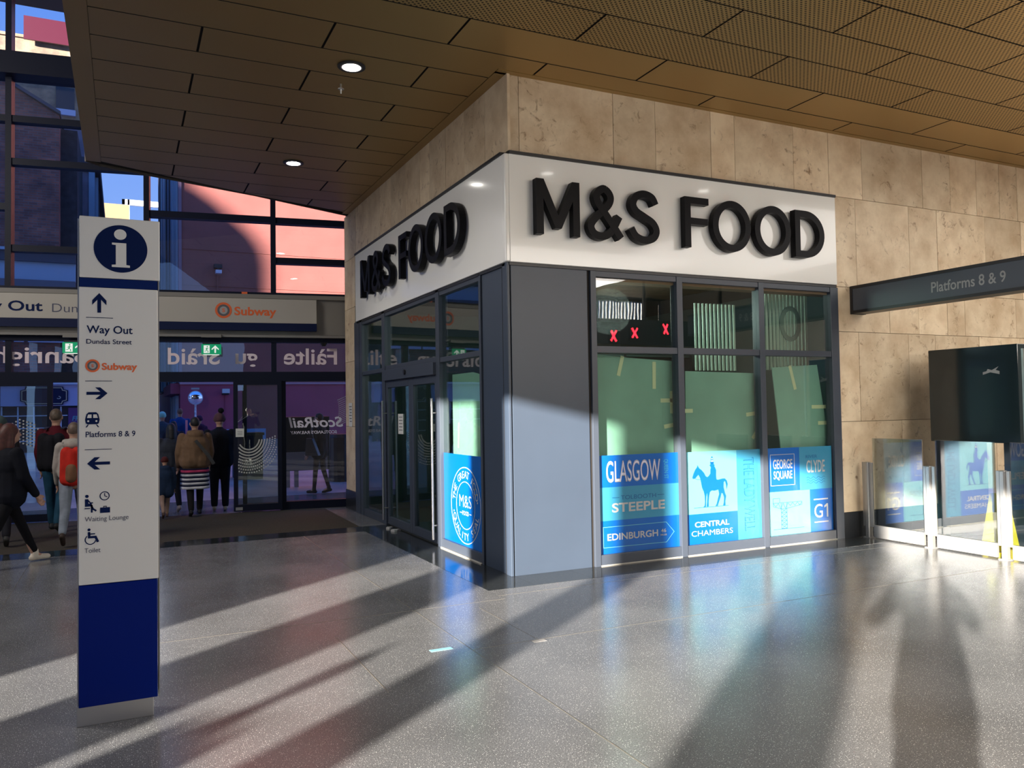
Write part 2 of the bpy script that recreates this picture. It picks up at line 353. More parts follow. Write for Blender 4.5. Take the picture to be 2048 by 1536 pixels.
# margin trims along the walls and the free edges
for nm, bx in (('ceiling_trim', (-.115, 0.02, -.02, 6.3, CZ-.004, CZ+.03)), ('ceiling_trim', (-.115, 12, -.075, .02, CZ-.004, CZ+.03)), ('ceiling_trim', (-3.92, -3.743, -14, 4.72, CZ-.002, CZ+.03))):
    box(nm, M_GOLD, bx, ce)
b = B()
for a, c in zip(edge, edge[1:]):
    n = Vector((-(c[1]-a[1]), c[0]-a[0])).normalized()*.02
    b.prism([a, c, (c[0]+n.x, c[1]+n.y), (a[0]+n.x, a[1]+n.y)], CZ-.01, CZ+.16, XY)
b.obj('ceiling_edge', pm('dark bronze edge', (.06, .05, .045), .5), ce)
def downlight(x, y, lab):
    t = empty('downlight', (x, y, CZ))
    b = B(); n = 28
    for i in range(n):
        pass
    ring = B().ribbon(ell(0, 0, .12, .12, 28), .03, -.012, .0, XY, True).obj('bezel', M_CAP, t)
    ring2 = B().ribbon(ell(0, 0, .098, .098, 28), .014, -.016, .004, XY, True).obj('reflector_ring', M_STEEL, t)
    B().cyl((0, 0, -.006), (0, 0, -.002), .092, .092, 24).obj('diffuser', M_LAMP, t)
    l = D.lights.new('downlight_lamp', 'SPOT'); l.energy = 34; l.spot_size = math.radians(105); l.spot_blend = .6; l.shadow_soft_size = .09; l.color = (1, .95, .87)
    lo = D.objects.new('downlight_lamp', l); COL.objects.link(lo); lo.parent = t; lo.location = (0, 0, -.03)
    tag(t, lab, 'ceiling light'); return t
downlight(-1.46, .44, 'lit round downlight in the bronze ceiling nearest the stone corner')
downlight(-1.40, 3.76, 'lit round downlight in the bronze ceiling farther off near the glazed front')
downlight(2.0, -2.96, 'lit round downlight above the concourse reflected above the letter M')
downlight(4.72, -2.85, 'lit round downlight above the concourse reflected above the letter F')
downlight(-1.5, -2.9, 'lit round downlight above the open floor beside the camera')
t = empty('sprinkler', (-1.45, .91, CZ)); B().cyl((0, 0, 0), (0, 0, -.05), .011).obj('pipe', M_STEELP, t); B().cyl((0, 0, -.05), (0, 0, -.056), .032, .03, 14).obj('deflector', M_STEELP, t)
B().cyl((0, 0, -.056), (0, 0, -.1), .009, .006).obj('bulb', M_WHITE, t)
tag(t, 'small white sprinkler head hanging from the bronze ceiling', 'sprinkler')

# ------------------------------------------------------------------ shell round and behind the camera
def wall_holes(name, holes, a0, a1, z1, mk, mat, label):
    """wall along an axis with rectangular holes (a0,a1,z0,z1)"""
    e = struct(empty(name), label); xs = sorted({a0, a1, *[h[0] for h in holes], *[h[1] for h in holes]})
    for p, q in zip(xs, xs[1:]):
        zs = sorted([(h[2], h[3]) for h in holes if h[0] <= p and h[1] >= q]); z = 0
        for s0, s1 in zs:
            if s0 > z: mk(p, q, z, s0).obj('wall_section', mat, e)
            z = s1
        if z < z1: mk(p, q, z, z1).obj('wall_section', mat, e)
    return e
HL = [(-6.73, -5.62, 0, 4.0), (-8.75, -7.55, 0, 4.0), (-11.02, -9.16, 0, 3.97), (-13.9, -11.75, 0, 3.97)]
wl = wall_holes('wall_left', HL, -14.3, 9.0, 9.0, lambda a, b_, z0, z1: B().box(-10.2, -10, a, b_, z0, z1), M_ROOM, 'side wall of the concourse with tall street openings')
HB = [(9.7, 11.6, 4.2, 5.0), (12.0, 12.25, 4.2, 4.95), (-9, -5, 2.6, 8)]
wb = wall_holes('wall_back', HB, -10.2, 12.3, 9.0, lambda a, b_, z0, z1: B().box(a, b_, -14.2, -14, z0, z1), M_ROOM, 'concourse wall behind the viewer')
for i in range(16): B().prism([(9.72+i*.12, 4.2), (9.76+i*.12, 4.2), (9.80+i*.12, 5.0), (9.76+i*.12, 5.0)], 14.02, 14.1, lambda u, v, w: (u, -w, v)).obj('breakup_slat', M_STEELP, wb)  # unseen slats added to break up the sky patch mirrored in the shop glass
wr = struct(box('wall_right', M_ROOM, (12.1, 12.3, -14.2, 0, 0, 5.1)), 'far right end wall of the concourse')
area('ceiling_fill', (5.4, -12.6, 2.9), (6.5, .5), 360, (1, .93, .82), (0, .55, 1))  # unseen upward fill light, added to brighten the ceiling
at = struct(B().box(-10.3, -3.9, -14.3, 9.3, 9, 9.2).box(-3.9, 13, -14.3, 9.3, 9, 9.2).obj('ceiling_atrium', pm('atrium soffit', (.08, .07, .07), .7)), 'high roof over the entrance atrium')
bh = struct(B().box(-3.93, -3.80, -14.2, 4.72, CZ+.13, 9).obj('wall_bulkhead', pm('dark bulkhead', (.03, .027, .028), .6)), 'dark bulkhead above the free side of the bronze ceiling')
# ------------------------------------------------------------------ stone cladding
def cladding(name, rows, fn, label, extra=None):
    w = struct(empty(name), label)
    for z0, z1, js in rows:
        for a, c in zip(js, js[1:]):
            g = .003; d = random.uniform(-.0015, .0015)
            B().prism(rect(a+g, c-g, z0+g, z1-g), -.03, 0+d, fn).obj('stone_panel', M_STONE, w)
    return w
rows = [(4.24, 5.03, [.001, .14, 1.27, 1.82, 2.59, 2.94, 3.85, 4.43, 5.01, 6.14, 6.7, 7.25, 7.75, 8.15, 9.1, 10, 11.2, 12.1]),
        (3.11, 4.24, [4.51, 4.87, 5.85, 6.4, 7.4, 8.2, 9.3, 10.2, 11.2, 12.1]),
        (2.55, 3.11, [4.51, 5.44, 5.99, 6.56, 6.92, 8.03, 8.9, 9.9, 11, 12.1]),
        (1.43, 2.55, [4.51, 4.87, 5.78, 6.3, 7.2, 8.1, 9.0, 10.1, 11.1, 12.1]),
        (.31, 1.43, [4.51, 5.61, 6.5, 7.5, 8.1, 9.2, 10.3, 11.3, 12.1])]
wf = cladding('wall_front', rows, FR(0), 'travertine clad wall of large beige stone panels')
box('mortar_backing', pm('brown joint', (.16, .1, .06), .9), (.01, 12.1, .025, .2, 3.0, 5.1), wf); box('mortar_backing', D.materials['brown joint'], (4.5, 12.1, .025, .2, 0, 3.1), wf)
box('plinth', pm('dark plinth', (.02, .022, .025), .25), (4.51, 12.1, -.012, .06, 0, .31), wf)
ys = [-.03, .54, 1.12, 1.7, 2.26, 2.63, 3.22, 3.9, 4.45, 5.1, 5.85, 6.3]
rows = [(4.24, 5.03, [-y for y in ys[::-1]])] + [(z0, z1, [-6.62, -5.93]) for z0, z1 in ((.32, 1.4), (1.4, 2.5), (2.5, 3.4), (3.4, 4.24))]
rows[0] = (4.24, 5.03, [-6.62]+rows[0][2][0:])
ws = cladding('wall_side', rows, FL(0), 'travertine return wall above and beyond the shop entrance')
box('mortar_backing', D.materials['brown joint'], (.025, .2, 0.01, 6.62, 4.2, 5.1), ws); box('mortar_backing', D.materials['brown joint'], (.025, .2, 5.93, 6.72, 0, 4.3), ws)
box('plinth', D.materials['dark plinth'], (-.015, .06, 5.93, 6.62, 0, .32), ws)
# notices fixed to the stone strip
nb = empty('notice', (-.004, 6.28, 1.6)); box('sheet', M_TWHITE, (-.004, 0, -.11, .11, -.2, .2), nb)
for i in range(6): box('text_line', M_GREY, (-.006, -.004, -.08, .08-.02*(i % 3), .13-.05*i, .145-.05*i), nb)
tag(nb, 'white notice fixed to the stone strip beside the entrance', 'notice')

# ------------------------------------------------------------------ shop front (right face)
w2 = struct(empty('window_2'), 'slate framed shop window of three bays facing the concourse')
def vbar(par, x0, x1, z0, z1, y0=-.03, y1=.09, nm='mullion'): return box(nm, M_FRAME, (x0, x1, y0, y1, z0, z1), par, bevel=.004)
for x0, x1 in ((.93, 1.0), (2.04, 2.12), (3.22, 3.30), (4.37, 4.5)): vbar(w2, x0, x1, 0, 3.09)
for i, (x0, x1) in enumerate(((1.0, 2.04), (2.12, 3.22), (3.30, 4.37))):
    for z0, z1, nm in ((0.0, .115, 'sill'), (2.23, 2.30, 'transom'), (3.03, 3.09, 'head')): box(nm, M_FRAME, (x0, x1, -.022, .08, z0, z1), w2, bevel=.003)
    box('threshold', pm('pale sealant', (.4, .38, .33), .6) if i == 0 else D.materials['pale sealant'], (x0, x1, -.034, -.022, 0, .012), w2)
    box('pane', M_GSHOP, (x0, x1, .018, .026, .115, 2.23), w2); box('pane', M_GSHOP, (x0, x1, .018, .026, 2.30, 3.03), w2)
# corner pier
t1 = struct(empty('trim_1'), 'slate grey metal clad corner pier')
box('pier_panel', M_PIER, (.014, .90, -.012, .06, 0, 3.12), t1, bevel=.003)
box('corner_post', M_PIER, (-.03, .0, -.018, .10, 0, 3.12), t1, bevel=.006)
box('side_panel', M_PIER, (-.012, .06, .105, .645, 0, 3.12), t1, bevel=.003)
box('core', M_DARK, (-.004, .93, .0, .66, 0, 3.1), t1)
for bx in ((-.03, .0, .1, .106, 0, 3.1),): box('shadow_gap', M_DARK, bx, t1)
# left face: glazing and doors
w3 = struct(empty('window_3'), 'slate framed shop glazing beside the shop doors')
def lb(par, y0, y1, z0, z1, x0=-.03, x1=.09, nm='mullion', m=None): return box(nm, m or M_FRAME, (x0, x1, y0, y1, z0, z1), par, bevel=.004)
for y0, y1 in ((.66, .71), (1.93, 2.05), (4.19, 4.34), (5.44, 5.58), (5.62, 5.9)): lb(w3, y0, y1, 0, 3.12)
lb(w3, 5.58, 5.62, 0, 3.12, -.02, .05)
for (y0, y1) in ((.71, 1.93), (4.34, 5.44)):
    lb(w3, y0, y1, 0, .11, -.02, .08, 'sill'); lb(w3, y0, y1, 2.23, 2.29, -.02, .08, 'transom'); lb(w3, y0, y1, 3.04, 3.12, -.02, .08, 'head')
    box('pane', M_GSHOP, (.018, .026, y0, y1, .11, 2.23), w3); box('pane', M_GSHOP, (.018, .026, y0, y1, 2.29, 3.04), w3)
lb(w3, 2.05, 4.19, 2.24, 2.31, -.02, .08, 'transom'); lb(w3, 2.05, 4.19, 3.04, 3.12, -.02, .08, 'head')
box('pane', M_GSHOP, (.018, .026, 2.05, 4.19, 2.31, 3.04), w3)
lb(w3, 2.05, 4.19, 2.09, 2.24, -.07, .06, 'door_operator'); B().cyl((-.09, 3.13, 2.17), (-.06, 3.13, 2.17), .035, .035, 16).obj('door_sensor', M_CAP, w3)
lb(w3, .71, 1.93, 0, .014, -.045, -.02, 'threshold', D.materials['pale sealant'])
def shop_leaf(n, y0, y1, hy, lab):
    t = struct(empty('door_%d' % n), lab)
    for a, c in ((y0, y0+.09), (y1-.09, y1)): lb(t, a, c, .02, 2.09, -.015, .05, 'stile')
    lb(t, y0+.09, y1-.09, .02, .13, -.015, .05, 'bottom_rail'); lb(t, y0+.09, y1-.09, 1.99, 2.09, -.015, .05, 'top_rail')
    box('pane', M_GDOOR, (.014, .02, y0+.09, y1-.09, .13, 1.99), t)
    h = B().cyl((-.085, hy, .08), (-.085, hy, 1.80), .017, .017, 14).obj('pull_handle', M_STEEL, t, smooth=False)
    for z in (.25, 1.62): B().cyl((-.085, hy, z), (-.01, hy, z), .01).obj('handle_bracket', M_STEEL, t)
    return t
shop_leaf(3, 3.06, 4.19, 4.15, 'shop door leaf farther from the corner pier')
d4 = shop_leaf(4, 2.05, 3.05, 2.07, 'shop door leaf nearer the corner pier')
n_ = empty('notice', (.008, 3.58, 1.47)); box('sheet', M_TWHITE, (-.002, .002, -.11, .11, -.14, .14), n_)
for i in range(5): box('text_line', M_GREY, (-.004, -.002, -.08, .07, .09-.045*i, .1-.045*i), n_)
tag(n_, 'small white notice stuck on the glass of the shop door', 'notice')
for i, (yy, xx, s) in enumerate(((3.8, -.1, .05), (3.5, -.11, .06))):
    b = B(); n = 9
    pts = [(s*(1+.35*math.sin(3*q+i))*math.cos(2*PI*q/n), s*(.8+.3*math.cos(2*q))*math.sin(2*PI*q/n)) for q in range(n)]
    b.prism(pts, 0, s*.45, lambda u, v, w: (u*(1-w*4), v*(1-w*5), w))
    o = b.obj('crumpled_wrapper', M_WPRINT, smooth=False); o.location = (xx, yy, .002)
    tag(o, ('crumpled white scrap on the shop doorstep farther from the pier', 'crumpled white scrap on the shop doorstep nearer the pier')[i], 'litter')
# shop fascia signs
def fascia(name, label):
    return tag(empty(name), label, 'shop sign')
LET = {}
def letters(par, fn, u0, sc, z0, h, wd, w0, w1):
    """M&S FOOD built stroke by stroke; u runs along the board"""
    st = .08; r = st/2
    def P(name, polys=(), ribs=()):
        b = B()
        for p in polys: b.prism([(u0+sc*u, z0+v) for u, v in p], w0, w1, fn)
        for pts, cl in ribs: b.ribbon([(u0+sc*u, z0+v) for u, v in pts], st, w0, w1, fn, cl)
        return b.obj(name, M_BLACK, par)
    P('letter_m', [[(0, 0), (0, h), (.085, h), (.25, .20), (.415, h), (.50, h), (.50, 0), (.50-st, 0), (.50-st, .36), (.285, .07), (.215, .07), (st, .36), (st, 0)]])
    def fit(pts, a, c, lo=0, hi=None): hi = hi or h; return [(a+r+(c-a-st)*x, lo+r+(hi-lo-st)*y) for x, y in pts]
    amp = fit(crom([(1.0, -.03), (.83, .14), (.6, .36), (.42, .53), (.24, .7), (.18, .84), (.26, .96), (.42, 1.02), (.58, .96), (.66, .84), (.6, .7), (.42, .56), (.2, .42), (.03, .28), (-.02, .17), (.06, .05), (.22, -.01), (.42, -.01), (.6, .06), (.76, .2), (.95, .45)], 5), .60, 1.04)
    b = B(); sp = 38
    for pts, d_ in ((amp[:sp], 0), (amp[sp-1:], .0015)): b.ribbon([(u0+sc*u, z0+v) for u, v in pts], st, w0+d_, w1-d_, fn)
    b.obj('ampersand', M_BLACK, par)
    ss = crom([(.93, .79), (.8, .94), (.5, 1.0), (.2, .93), (.08, .76), (.2, .61), (.5, .5), (.82, .38), (.95, .21), (.82, .05), (.5, -.01), (.18, .06), (.0, .23)], 6)
    P('letter_s', ribs=[(fit(ss, 1.09, 1.51, -.005, h+.005), False)])
    P('letter_f', [rect(1.835, 1.835+st, 0, h), rect(1.835+st, 2.165, h-.074, h), rect(1.835+st, 2.15, .258, .33)])
    for a, c, nm in ((2.22, 2.77, 'letter_o'), (2.83, 3.38, 'letter_o')):
        P(nm, ribs=[(ell((a+c)/2, h/2, (c-a)/2-r, h/2-r+.01, 48), True)])
    arc = ell(3.62, h/2, .26, h/2-r, 22, PI/2, -PI/2, True)
    P('letter_d', ribs=[([(3.45+r, r), (3.45+r, h-r)]+arc, True)])
def board(fn, u0, u1, par):
    B().prism(rect(u0, u1, 3.12, 4.205), .0, .05, fn).obj('fascia_panel', M_WHITE, par, bevel=.004)
    B().prism(rect(u0, u1, 4.205, 4.235), .0, .065, fn).obj('capping', M_CAP, par)
    B().prism(rect(u0, u1, 3.09, 3.12), .0, .03, fn).obj('bottom_trim', M_CAP, par)
sg = fascia('shop_sign', 'white M&S FOOD fascia with raised black letters facing the concourse')
board(FR(0), -.005, 4.47, sg)
letters(sg, FR(0), .245, 1.0, 3.40, .56, 0, .075, .155)
sl = fascia('shop_sign', 'white M&S FOOD fascia with raised black letters above the shop doors')
board(FL(0), -5.72, -.03, sl)
B().box(-.055, -.006, -.055, .03, 3.12, 4.205).obj('corner_trim', M_WHITE, sl, bevel=.012)
letters(sl, FL(0), -5.03, 1.055, 3.41, .58, 0, .075, .155)
# ------------------------------------------------------------------ shop interior
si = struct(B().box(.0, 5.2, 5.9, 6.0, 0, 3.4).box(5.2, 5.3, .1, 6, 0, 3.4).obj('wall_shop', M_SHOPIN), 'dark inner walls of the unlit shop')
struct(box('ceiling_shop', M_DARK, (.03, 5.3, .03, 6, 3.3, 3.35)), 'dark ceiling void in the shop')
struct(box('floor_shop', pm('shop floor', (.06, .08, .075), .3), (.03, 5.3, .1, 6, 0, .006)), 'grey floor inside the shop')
def sheet(pts, fn, w, label, extra=()):
    t = empty('hoarding_board'); B().prism(pts, w, w-.012, fn).obj('panel', M_BOARD, t)
    for p in extra: B().prism(p, w+.001, w+.003, fn).obj('tape_strip', M_TAPE, t)
    tag(t, label, 'board'); return t
def strip(u, v, l, a, wd=.045):
    c, s = math.cos(a)*l/2, math.sin(a)*l/2; n = (-math.sin(a)*wd/2, math.cos(a)*wd/2)
    return [(u-c-n[0], v-s-n[1]), (u+c-n[0], v+s-n[1]), (u+c+n[0], v+s+n[1]), (u-c+n[0], v-s+n[1])]
sheet([(1.05, .1), (2.10, .1), (2.08, 2.16), (1.5, 2.19), (1.07, 2.22)], FR(.12), 0, 'pale green sheet filling the left bay of the shop window', [strip(1.38, 2.1, .22, 1.3), strip(1.82, 2.0, .3, 1.55), strip(2.0, 1.72, .2, 0), strip(2.05, 1.7, .25, 1.57), strip(2.02, 1.44, .16, .15)])
sheet([(2.22, .1), (3.32, .1), (3.29, 2.03), (2.25, 2.05)], FR(.12), 0, 'pale green sheet in the middle bay of the shop window', [strip(2.28, 1.6, .12, 0), strip(3.2, 1.55, .16, .1), strip(3.24, 1.3, .1, .9)])
sheet([(3.76, .1), (4.48, .1), (4.44, 1.16), (4.27, 2.14), (3.54, 2.10)], FR(.12), 0, 'leaning pale green sheet in the right bay of the shop window', [strip(3.86, 1.98, .3, -1.3), strip(4.28, 1.62, .24, 0), strip(4.36, 1.42, .2, 0)])
sheet([(-1.88, .1), (-.74, .1), (-.74, 2.0), (-1.25, 2.08), (-1.88, 2.08)], FL(.12), 0, 'pale green sheet behind the glass beside the shop doors', [strip(-1.7, 1.35, .3, 1.5, .03)])
sheet([(-2.75, .1), (-2.08, .1), (-2.08, 1.95), (-2.70, 1.9)], FL(.45), 0, 'pale sheet leaning inside the nearer shop door')
lb2 = empty('reflected_slats', (0, .62, 0))  # slats and ring modelled in place of a reflection on the glass
for i in range(12): box('slat', M_AQUA if 0 else pm('pale green slat', (.55, .68, .56), .6) if i == 0 else D.materials['pale green slat'], (3.93+i*.062, 3.965+i*.062, 0, .02, 2.1, 3.08), lb2)
for i in range(11): box('slat', D.materials['pale green slat'], (3.0+i*.062, 3.025+i*.062, .25, .27, 2.1, 2.95-.0*i), lb2)
B().ribbon(ell(4.33, 2.7, .15, .2, 32), .06, .0, .012, FR(-.01), True).obj('ring_emblem', pm('grey green ring', (.25, .34, .29), .6), lb2)
tag(lb2, 'pale vertical slats and ring standing in for a reflection on the shop glass', 'screen')
pl = empty('price_rail', (4.28, .2, 0)); box('rail', pm('blue white strip', (.25, .5, .85), .4), (-.012, .012, -.01, .01, .9, 2.12), pl); box('bracket', M_STEEL, (-.03, .03, -.012, .0, 2.10, 2.14), pl)
tag(pl, 'slim blue white upright strip in front of the leaning sheet', 'strip')
ss = empty('shelf_unit', (3.2, 3.0, 0))
for z in (.5, 1.2, 1.9, 2.4): box('shelf', M_SHOPIN, (-1.2, 1.2, -.25, .25, z, z+.03), ss)
for x in (-1.2, 0, 1.2): box('upright', M_CAP, (x-.02, x+.02, -.25, .25, 0, 2.5), ss)
tag(ss, 'dark empty shelving deep inside the unlit shop', 'shelving')
sc_ = D.lights.new('shop_fill', 'POINT'); sc_.energy = 60; sc_.color = (.8, 1, .9); sc_.shadow_soft_size = .3  # fill light added to brighten the shop interior, no fitting there
o = D.objects.new('shop_fill', sc_); COL.objects.link(o); o.location = (2.2, 1.6, 2.9)

# ------------------------------------------------------------------ window posters
PF = FR(.016)
def poster(label, u0, u1, v0, v1, fn=PF, mat=M_BLUE):
    t = empty('window_poster'); dec('sheet', [rect(u0, u1, v0, v1)], fn, mat, t, 0, .0012); return tag(t, label, 'poster')
p = poster('blue window poster reading GLASGOW, TOLBOOTH STEEPLE and EDINBURGH', 1.003, 2.04, .115, 1.146)
dec('colour_block', [rect(1.003, 2.04, .46, .81)], PF, M_SKY, p, .0012, .0018)
text('lettering', 'GLASGOW', (1.105, 1.80, .858, 1.087), PF, M_WPRINT, p, .012, .003)
text('inline_lettering', 'GLASGOW', (1.117, 1.788, .872, 1.073), PF, pm('pink inline', (.55, .55, .75), .4), p, -.026, .0035)
text('lettering', 'QUEEN ST', (1.84, 1.905, .863, 1.078), PF, M_SKY, p, .01, .003, rot=-90)
text('lettering', 'TOLBOOTH', (1.284, 1.736, .672, .717), PF, M_TEALP, p, 0, .003)
dec('dash', [rect(1.175, 1.264, .694, .7)], PF, M_TEALP, p, .0018, .003); dec('dash', [rect(1.757, 1.847, .694, .7)], PF, M_TEALP, p, .0018, .003)
text('lettering', 'STEEPLE', (1.170, 1.850, .541, .640), PF, M_WPRINT, p, .022, .003)
text('lettering', 'EDINBURGH', (1.106, 1.752, .25, .323), PF, M_WPRINT, p, .02, .003)
text('lettering', '4', (1.793, 1.825, .285, .324), PF, M_WPRINT, p, .01, .003); text('lettering', '6', (1.829, 1.86, .284, .325), PF, M_WPRINT, p, .01, .003); text('lettering', 'MILES', (1.785, 1.867, .25, .268), PF, M_WPRINT, p, .02, .003)
rib('arrow_outline', [[(1.057, .181), (1.057, .394), (1.864, .394), (1.967, .284), (1.864, .177)]], .006, PF, M_AQUA, p, .0012, .003, True)
p = poster('pale aqua window poster with a horse rider, CENTRAL CHAMBERS and THE LADY WELL', 2.133, 3.227, .113, 1.14, mat=M_AQUA)
dec('colour_block', [rect(2.866, 3.227, .113, 1.14)], PF, M_SKY, p, .0012, .0018); dec('colour_block', [rect(2.133, 2.866, .113, .448)], PF, M_BLUE, p, .0012, .0018)
text('lettering', 'CENTRAL', (2.251, 2.739, .300, .362), PF, M_WPRINT, p, .02, .003); text('lettering', 'CHAMBERS', (2.203, 2.788, .202, .263), PF, M_WPRINT, p, 0, .003)
text('lettering_outline', 'THE LADY WELL', (2.966, 3.117, .208, 1.05), PF, M_TEALP, p, .012, .0025, rot=-90); text('lettering', 'THE LADY WELL', (2.975, 3.108, .215, 1.043), PF, M_SKY, p, -.012, .0035, rot=-90)
horse = [(2.231, .857), (2.238, .841), (2.27, .845), (2.315, .885), (2.338, .85), (2.352, .795), (2.362, .74), (2.386, .69), (2.398, .64), (2.400, .58), (2.394, .535), (2.374, .521), (2.411, .521), (2.414, .58), (2.420, .64), (2.432, .68),
         (2.436, .63), (2.430, .575), (2.42, .521), (2.45, .521), (2.45, .575), (2.458, .64), (2.472, .685), (2.50, .70), (2.54, .694), (2.592, .705), (2.602, .655), (2.582, .6), (2.566, .55), (2.546, .521), (2.578, .521), (2.594, .56), (2.618, .61), (2.638, .665), (2.655, .655),
         (2.672, .61), (2.668, .56), (2.655, .521), (2.69, .521), (2.688, .57), (2.702, .625), (2.682, .675), (2.668, .73), (2.672, .785), (2.69, .797), (2.704, .76), (2.712, .701), (2.728, .76), (2.716, .80), (2.69, .825), (2.655, .826), (2.60, .816), (2.57, .818),
         (2.563, .87), (2.566, .925), (2.552, .955), (2.54, .972), (2.55, .983), (2.536, .992), (2.53, 1.01), (2.492, 1.01), (2.486, .99), (2.472, .985), (2.484, .975), (2.494, .955), (2.486, .935), (2.484, .89), (2.462, .865), (2.44, .852), (2.418, .862),
         (2.395, .90), (2.36, .935), (2.33, .955), (2.318, .97), (2.306, .992), (2.298, .968), (2.275, .945), (2.248, .90)]
dec('horse_and_rider', [horse, [(2.482, 1.005), (2.538, 1.005), (2.516, 1.083), (2.506, 1.083)]], PF, M_BLUE, p, .0018, .003)
dec('cone_band', [[(2.494, 1.022), (2.529, 1.022), (2.525, 1.038), (2.498, 1.038)], [(2.501, 1.05), (2.521, 1.05), (2.518, 1.061), (2.504, 1.061)]], PF, M_WPRINT, p, .003, .0038)
rib('ground_line', [[(2.246, .517), (2.734, .517)]], .005, PF, M_TEALP, p, .0018, .003); rib('rein', [[(2.26, .848), (2.30, .83), (2.345, .828)]], .004, PF, M_TEALP, p, .0018, .003)
p = poster('blue and aqua window poster with GEORGE SQUARE, RIVER CLYDE, a crane and G1', 3.32, 4.358, .10, 1.14)
dec('colour_block', [rect(3.83, 4.358, .625, 1.14)], PF, M_SKY, p, .0012, .0018); dec('colour_block', [rect(3.32, 3.985, .10, .627)], PF, M_AQUA, p, .0012, .0018)
rib('frame_line', [rect(3.375, 3.748, .70, 1.063)], .006, PF, M_WPRINT, p, .0012, .003, True)
text('lettering', 'GEORGE', (3.414, 3.716, .893, 1.006), PF, M_WPRINT, p, .015, .003); text('lettering', 'SQUARE', (3.417, 3.711, .757, .870), PF, M_WPRINT, p, .015, .003)
text('lettering', 'RIVER', (3.932, 4.119, 1.003, 1.04), PF, M_TEALP, p, 0, .003); text('lettering', 'CLYDE', (3.94, 4.241, .827, .977), PF, M_WPRINT, p, .012, .003)
rib('wave_line', [[(3.941+.3*i/40, z+.011*math.sin(i/40*2*PI*3.5)) for i in range(41)] for z in (.765, .735, .706)], .005, PF, M_TEALP, p, .0018, .003)
cr_ = [[(3.40, .548), (3.502, .548), (3.502, .495)], [(3.40, .548), (3.40, .49)], [(3.40, .495), (3.853, .495)], [(3.402, .495), (3.404, .455), (3.527, .422), (3.614, .424), (3.852, .457), (3.853, .495)], [(3.524, .495), (3.524, .19)], [(3.612, .495), (3.612, .19)], [(3.40, .186), (3.878, .186)]]
zz = [(3.404+i*.0375, .49 if i % 2 == 0 else .452-(.028 if 1 < i < 7 else .0)) for i in range(13)]; cr_.append(zz)
for i in range(5): z0 = .19+i*.047; cr_ += [[(3.524, z0), (3.612, z0+.047)], [(3.612, z0), (3.524, z0+.047)], [(3.524, z0), (3.612, z0)]]
rib('crane_drawing', cr_, .0045, PF, M_TEALP, p, .0018, .003)
text('lettering', 'G', (4.05, 4.188, .277, .443), PF, M_WPRINT, p, .006, .003); dec('lettering', [[(4.254, .279), (4.277, .279), (4.277, .442), (4.257, .442), (4.218, .418), (4.218, .393), (4.254, .412)]], PF, M_WPRINT, p, .0012, .003); dec('bar', [rect(4.047, 4.28, .493, .507)], PF, M_WPRINT, p, .0012, .003); dec('bar', [rect(4.05, 4.28, .219, .233)], PF, M_WPRINT, p, .0012, .003)
PL = FL(.016)
p = poster('bright blue quality seal poster on the glass beside the shop doors', -1.93, -.71, .11, 1.14, PL)
cu, cv = -1.262, .568
rib('seal_ring', [ell(cu, cv, .435, .43, 72)], .011, PL, M_WPRINT, p, .0012, .003, True); rib('seal_ring', [ell(cu, cv, .272, .267, 56)], .009, PL, M_WPRINT, p, .0012, .003, True)
def arc_text(s, R, a_mid, h, fn, par, step, up=True):
    for i, ch in enumerate(s):
        k = (i-(len(s)-1)/2)*step
        if ch == ' ': continue
        a = a_mid - k if up else a_mid + k
        V, Fc = text_raw(ch, .004); x0 = min(v[0] for v in V); x1 = max(v[0] for v in V); sc = h/.72
        th = a-PI/2 if up else a+PI/2; b = B(); ox, oy = cu+R*math.cos(a), cv+R*math.sin(a)
        for x, y in V:
            lx = (x-(x0+x1)/2)*sc; ly = (y-.36)*sc; b.v.append(fn(ox+lx*math.cos(th)-ly*math.sin(th), oy+lx*math.sin(th)+ly*math.cos(th), .003))
        b.f = Fc; me = D.meshes.new('lettering'); me.from_pydata(b.v, [], Fc); me.materials.append(M_WPRINT); link('lettering', me, par)
arc_text('THE GREAT FOOD', .352, PI/2+.06, .085, PL, p, .2); arc_text('QUALITY SEAL', .352, -PI/2+.05, .085, PL, p, .215, False)
dec('dot', [ell(cu-.352, cv-.09, .012, .012, 12), ell(cu+.35, cv+.06, .012, .012, 12)], PL, M_WPRINT, p, .0012, .003)
text('lettering', 'M&S', (-1.44, -1.085, .545, .685), PL, M_WPRINT, p, -.005, .003); text('lettering', 'FOOD', (-1.355, -1.165, .455, .505), PL, M_WPRINT, p, .015, .003)
dec('dash', [rect(-1.43, -1.375, .474, .484)], PL, M_WPRINT, p, .0012, .003); dec('dash', [rect(-1.145, -1.09, .474, .484)], PL, M_WPRINT, p, .0012, .003)

# ------------------------------------------------------------------ information totem
TY = -2.34; TF = FR(TY)
t = empty('information_totem', (0, 0, 0)); tag(t, 'tall white and blue wayfinding totem standing on the left', 'totem')
box('plinth', M_STEELP, (-3.70, -3.325, TY+.004, TY+.16, 0, .11), t, bevel=.003)
box('blue_panel', M_TBLUE, (-3.69, -3.305, TY, TY+.165, .10, .744), t, bevel=.004)
box('white_panel', M_TWHITE, (-3.69, -3.30, TY, TY+.165, .747, 2.348), t, bevel=.004)
box('blue_band', M_NAVY if 0 else pm('deep blue band', (.002, .014, .1), .45, 0, .12), (-3.688, -3.302, TY+.002, TY+.163, 2.349, 2.398), t)
box('head_panel', M_TWHITE, (-3.688, -3.29, TY, TY+.165, 2.40, 2.735), t, bevel=.004)
for x in (-3.697, -3.299): box('edge_trim', M_STEELP, (x, x+.006, TY+.012, TY+.155, .10, 2.72), t)
M_INK = pm('navy ink', (.002, .01, .06), .55, 0, .1)
